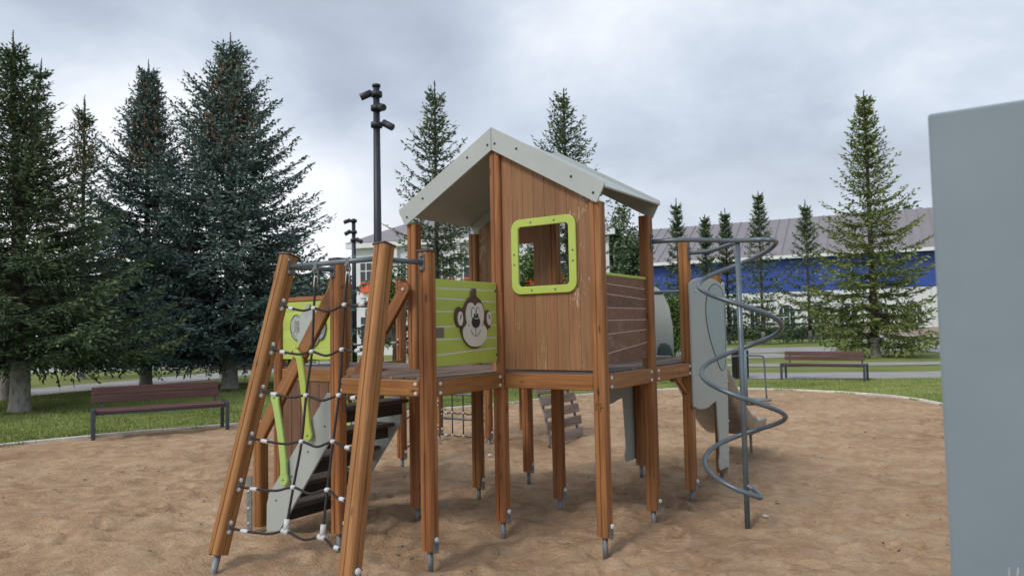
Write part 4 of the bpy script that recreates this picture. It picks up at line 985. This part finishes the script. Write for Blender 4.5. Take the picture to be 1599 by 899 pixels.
for k, (x, y, h, rx) in enumerate([(-45, 95, 11, 7), (-30, 100, 10, 6), (-62, 90, 12, 8), (-20, 96, 8, 5), (8, 100, 10, 6), (16, 104, 9, 6)]):
    leafy('leafy_tree', ['rounded tree far off between the trunks of the left spruces', 'second rounded tree far off behind the left spruces', 'far rounded tree at the left edge behind the spruces', 'low rounded tree far off beside the white building',
          'far tree left of the long hall seen past the playhouse', 'low far tree beside the end of the long hall'][k], x, y, h, rx, h*.42, 60+k, 'mid_needles', 4000, .75, trunk=.25)
# hedge before the hall
hd = empty('hedge', (22, 74, 0)); tag(hd, 'low dark hedge running in front of the long hall', 'hedge')
r_ = np.random.default_rng(50); n_ = 22000
C_ = np.stack([r_.uniform(-13, 13, n_), r_.uniform(-.5, .5, n_), r_.uniform(0, 1.15, n_)+.1*np.sin(np.arange(n_))], 1)
V, F, tn = tufts(C_, r_.normal(size=(n_, 3)), r_.uniform(.2, .35, n_), r_.uniform(.05, .09, n_), r_.uniform(0, .5, n_), r_)
link('foliage', arr_mesh('foliage', V, F, tn), 'mid_needles', hd)

# ------------------------------------------------------------------ grass blades
def blades(poly_test, x0, x1, y0, y1, n_, seed, hmax=.06, lo=.05, hi=99):
    r_ = np.random.default_rng(seed); xy = np.stack([r_.uniform(x0, x1, n_), r_.uniform(y0, y1, n_)], 1)
    d_ = signed(xy); keep = (d_ > lo) & (d_ < hi) & poly_test(xy) & (vnoise(xy[:, 0], xy[:, 1], .8, 31)+vnoise(xy[:, 0], xy[:, 1], .25, 32) > -.42); xy = xy[keep]; n_ = len(xy)
    a = r_.uniform(0, math.pi, n_); w_ = r_.uniform(.006, .014, n_); h_ = r_.uniform(.3, 1, n_)*hmax; b_ = np.stack([np.cos(a), np.sin(a)], 1)*w_[:, None]; tip = r_.normal(0, .015, (n_, 2))
    z0 = np.full((n_, 1), .0)
    V = np.concatenate([np.concatenate([xy-b_, z0], 1), np.concatenate([xy+b_, z0], 1), np.concatenate([xy+tip, h_[:, None]], 1)], 1).reshape(-1, 3)
    pn_ = vnoise(xy[:, 0], xy[:, 1], 1.5, 5)+vnoise(xy[:, 0], xy[:, 1], .4, 6)
    return V, np.arange(n_*3).reshape(-1, 3), np.clip(.45+pn_*.5+r_.normal(0, .15, n_), 0, 1)
def pathl(xy):   # keep off the left footpath
    P_ = np.array([(-26, 10), (-18, 17.5), (-14.7, 21), (-12.6, 25.5), (-11.2, 30), (-8, 36)]); d = np.full(len(xy), 9e9)
    for A, B in zip(P_, P_[1:]):
        t = np.clip(((xy-A)@(B-A))/((B-A)@(B-A)), 0, 1); d = np.minimum(d, np.linalg.norm(xy-A-t[:, None]*(B-A), axis=1))
    return d > 1.55
parts = [blades(pathl, -15, -1, 10, 24, 230000, 1), blades(lambda q: (q[:, 1] < 20.9-.05*(q[:, 0]-8)), -1, 13, 12, 21.2, 110000, 2), blades(lambda q: vnoise(q[:, 0], q[:, 1], .5, 8) > .12, -11, 9, 8, 19, 300000, 4, .075, -.10, .08)]
V = np.concatenate([p[0] for p in parts]); F = np.arange(len(V)).reshape(-1, 3)
g_ = link('grass', arr_mesh('grass', V, F, np.concatenate([p[2] for p in parts])), 'grass_blades'); tag(g_, 'short green grass growing round the sandpit', 'grass', kind='stuff')

# ------------------------------------------------------------------ buildings
def quadbox(bm, a_, b_, depth, z0, z1):
    """wall block from a to b (2-D), going back by depth to the left of a->b"""
    a_, b_ = Vector((*a_, 0)), Vector((*b_, 0)); d = (b_-a_).normalized(); n_ = Vector((-d.y, d.x, 0))*depth
    prism(bm, [(p.x, p.y) for p in (a_, b_, b_+n_, a_+n_)], z0, z1)
# long hall with blue band
A0, A1 = Vector((16.5, 126, 0)), Vector((78, 96, 0)); dh = (A1-A0).normalized(); nh = Vector((-dh.y, dh.x, 0)); Lh = (A1-A0).length
ha = empty('long_hall', A0, math.atan2(dh.y, dh.x)); tag(ha, 'long low hall with mauve metal roof, blue upper band and white lower wall', 'building')
bm = bmesh.new(); box(bm, (Lh/2, 15, 3.2), (Lh, 30, 6.6)); link('lower_wall', finish(bm), 'white_wall', ha)
bm = bmesh.new(); box(bm, (Lh/2, 15, 9.2), (Lh+.1, 30.1, 5.4)); link('upper_band', finish(bm), 'blue_cladding', ha)
bm = bmesh.new(); v_ = [bm.verts.new(p) for p in ((-1.5, -1.5, 11.9), (Lh+1.5, -1.5, 11.9), (Lh+1.5, 15, 19.8), (-1.5+2, 15, 19.8), (-1.5, 31.5, 11.9), (Lh+1.5, 31.5, 11.9))]
bm.faces.new((v_[0], v_[1], v_[2], v_[3])); bm.faces.new((v_[3], v_[2], v_[5], v_[4])); bm.faces.new((v_[0], v_[3], v_[4])); bm.faces.new((v_[1], v_[5], v_[2])); bm.faces.new((v_[0], v_[4], v_[5], v_[1]))
rf = link('roof', finish(bm), 'mauve_roof', ha)
for k in range(44):
    x = -.8+k*(Lh+1)/43
    bar('roof_seam', (x, -1.45, 11.98), (x if k > 1 else x+1, 14.9, 19.83), .10, .12, 'mauve_roof', rf, 0)
bm = bmesh.new(); box(bm, (Lh/2, -1.55, 11.75), (Lh+3, .2, .5)); link('gutter', finish(bm), 'white_wall', ha)
for k in range(16):
    x = 3+k*Lh/16; 
    bm = bmesh.new(); prism(bm, [(x-1.1, 1), (x+1.1, 1), (x+1.1, 3.4)]+[(x+1.1*math.cos(R(t)), 3.4+1.1*math.sin(R(t))) for t in range(20, 180, 20)]+[(x-1.1, 3.4)], 0, .12, Matrix(((1, 0, 0, 0), (0, 0, -1, -.0), (0, 1, 0, 0), (0, 0, 0, 1))))
    w_ = link('window', finish(bm), 'window_glass', ha)
    for dx in (-.45, .45):
        bm = bmesh.new(); box(bm, (x+dx, -.14, 2.6), (.12, .06, 3.0)); link('glazing_bar', finish(bm), 'white_wall', w_)
    bm = bmesh.new(); box(bm, (x, -.14, 2.6), (2.2, .07, .14)); link('glazing_bar', finish(bm), 'white_wall', w_)
    bm = bmesh.new(); box(bm, (x+Lh/32, -.15, 3.2), (.35, .3, 6.4)); link('pilaster', finish(bm), 'white_wall' if k % 3 else 'white_wall', ha)
# low wall in front
lw = empty('boundary_wall', (0, 0, 0)); tag(lw, 'low pinkish wall between the lawn and the long hall', 'wall')
bm = bmesh.new(); quadbox(bm, (12, 95), (60, 80), .4, 0, .9); link('masonry', finish(bm), 'beige_wall', lw)
# white two-storey building left
B0, B1 = Vector((-10.7, 50.1, 0)), Vector((6, 45, 0)); dh = (B1-B0).normalized(); Lb = (B1-B0).length
wb = empty('white_building', B0, math.atan2(dh.y, dh.x)); tag(wb, 'white two-storey building with mauve hip roof and orange awnings behind the lamp posts', 'building')
bm = bmesh.new(); box(bm, (Lb/2, 6, 3.8), (Lb, 12, 7.6)); link('wall', finish(bm), 'white_wall', wb)
bm = bmesh.new(); v_ = [bm.verts.new(p) for p in ((-.5, -.5, 7.6), (Lb+.5, -.5, 7.6), (Lb+.5, 12.5, 7.6), (-.5, 12.5, 7.6), (5.5, 6, 10.8), (Lb-5.5, 6, 10.8))]
for f_ in ((0, 1, 5, 4), (1, 2, 5), (2, 3, 4, 5), (3, 0, 4), (3, 2, 1, 0)): bm.faces.new([v_[i] for i in f_])
link('roof', finish(bm), 'mauve_roof', wb)
bm = bmesh.new(); box(bm, (Lb/2, -.32, 7.42), (Lb+.9, .3, .36)); link('cornice', finish(bm), 'white_wall', wb)
bm = bmesh.new(); box(bm, (Lb/2, -.1, 3.7), (Lb, .2, .3)); link('string_course', finish(bm), 'white_wall', wb)
k = 0; x = .9
while x < Lb-.8:
    for z in (1.7, 5.35):
        bm = bmesh.new(); box(bm, (x, -.03, z), (.85, .10, 1.75)); w_ = link('window', finish(bm), 'window_glass', wb)
        bm = bmesh.new()
        for dx in (-.46, 0, .46): box(bm, (x+dx, -.10, z), (.07, .06, 1.8))
        for dz in (-.92, .35, .92): box(bm, (x, -.11, z+dz), (.98, .05, .07))
        link('window_frame', finish(bm), 'white_wall', w_)
    bm = bmesh.new(); box(bm, (x+.75, -.14, 3.8), (.28, .28, 7.3)); link('pilaster', finish(bm), 'white_wall', wb)
    bm = bmesh.new(); prism(bm, [(-.05, 5.0), (-.35, 4.9), (-.35, 4.25), (-.05, 4.2)], x-.32, x+.32, Matrix(((0, 0, 1, 0), (1, 0, 0, 0), (0, 1, 0, 0), (0, 0, 0, 1)))); link('awning', finish(bm), 'orange_panel', wb)
    x += 1.5
bl = empty('planter_box', (-12.4, 33.5, 0), .1); tag(bl, 'long brown brick planter box beyond the largest blue spruce', 'planter')
bm = bmesh.new(); box(bm, (0, 0, .3), (2.4, .7, .62)); link('box', finish(bm, 'box', .02), 'planter_brown', bl)
bm = bmesh.new(); box(bm, (0, 0, .63), (2.5, .8, .06)); link('rim', finish(bm, 'rim', .01), 'planter_brown', bl)
r_ = np.random.default_rng(77); n_ = 900; C_ = np.stack([r_.uniform(-1.1, 1.1, n_), r_.uniform(-.28, .28, n_), r_.uniform(.62, .95, n_)], 1)
V, F, tn = tufts(C_, r_.normal(size=(n_, 3)), r_.uniform(.08, .14, n_), r_.uniform(.02, .04, n_), r_.uniform(0, 1, n_), r_); link('plants', arr_mesh('plants', V, F, tn), 'bright_leaves', bl)['kind'] = 'stuff'
# scrap of paper and small pebble by the pole
for nm, lb, x, y in (('paper_scrap', 'small crumpled white scrap on the sand between the rear posts', -.32, 9.35), ('paper_scrap', 'tiny white scrap on the sand by the foot of the spiral pole', 2.05, 6.15)):
    bm = bmesh.new(); bmesh.ops.create_icosphere(bm, subdivisions=1, radius=.028)
    for v_ in bm.verts: v_.co = Vector((v_.co.x*random.uniform(.7, 1.5), v_.co.y*random.uniform(.7, 1.3), v_.co.z*random.uniform(.3, .7)+.01))
    o = link(nm, finish(bm), 'white_plastic'); o.location = (x, y, .015); tag(o, lb, 'litter', 'white scraps on the sand')
r_ = np.random.default_rng(91); bm = bmesh.new()
for k in range(420):
    x, y = r_.uniform(-6, 6.5), 3.2+12*r_.random()**1.6
    if signed(np.array([[x, y]]))[0] > -.2: continue
    a = r_.uniform(0, 6.28); L_ = r_.uniform(.008, .045); w_ = r_.uniform(.003, .008)
    box(bm, (0, 0, 0), (L_, w_, w_), Matrix.Translation((x, y, .012)) @ Matrix.Rotation(a, 4, 'Z') @ Matrix.Rotation(r_.normal(0, .2), 4, 'Y'))
tag(link('debris', finish(bm), 'bark'), 'tiny dark twigs and needles scattered over the sand', 'debris', kind='stuff')
print('needle quads', tot, 'objects', len(bpy.data.objects))
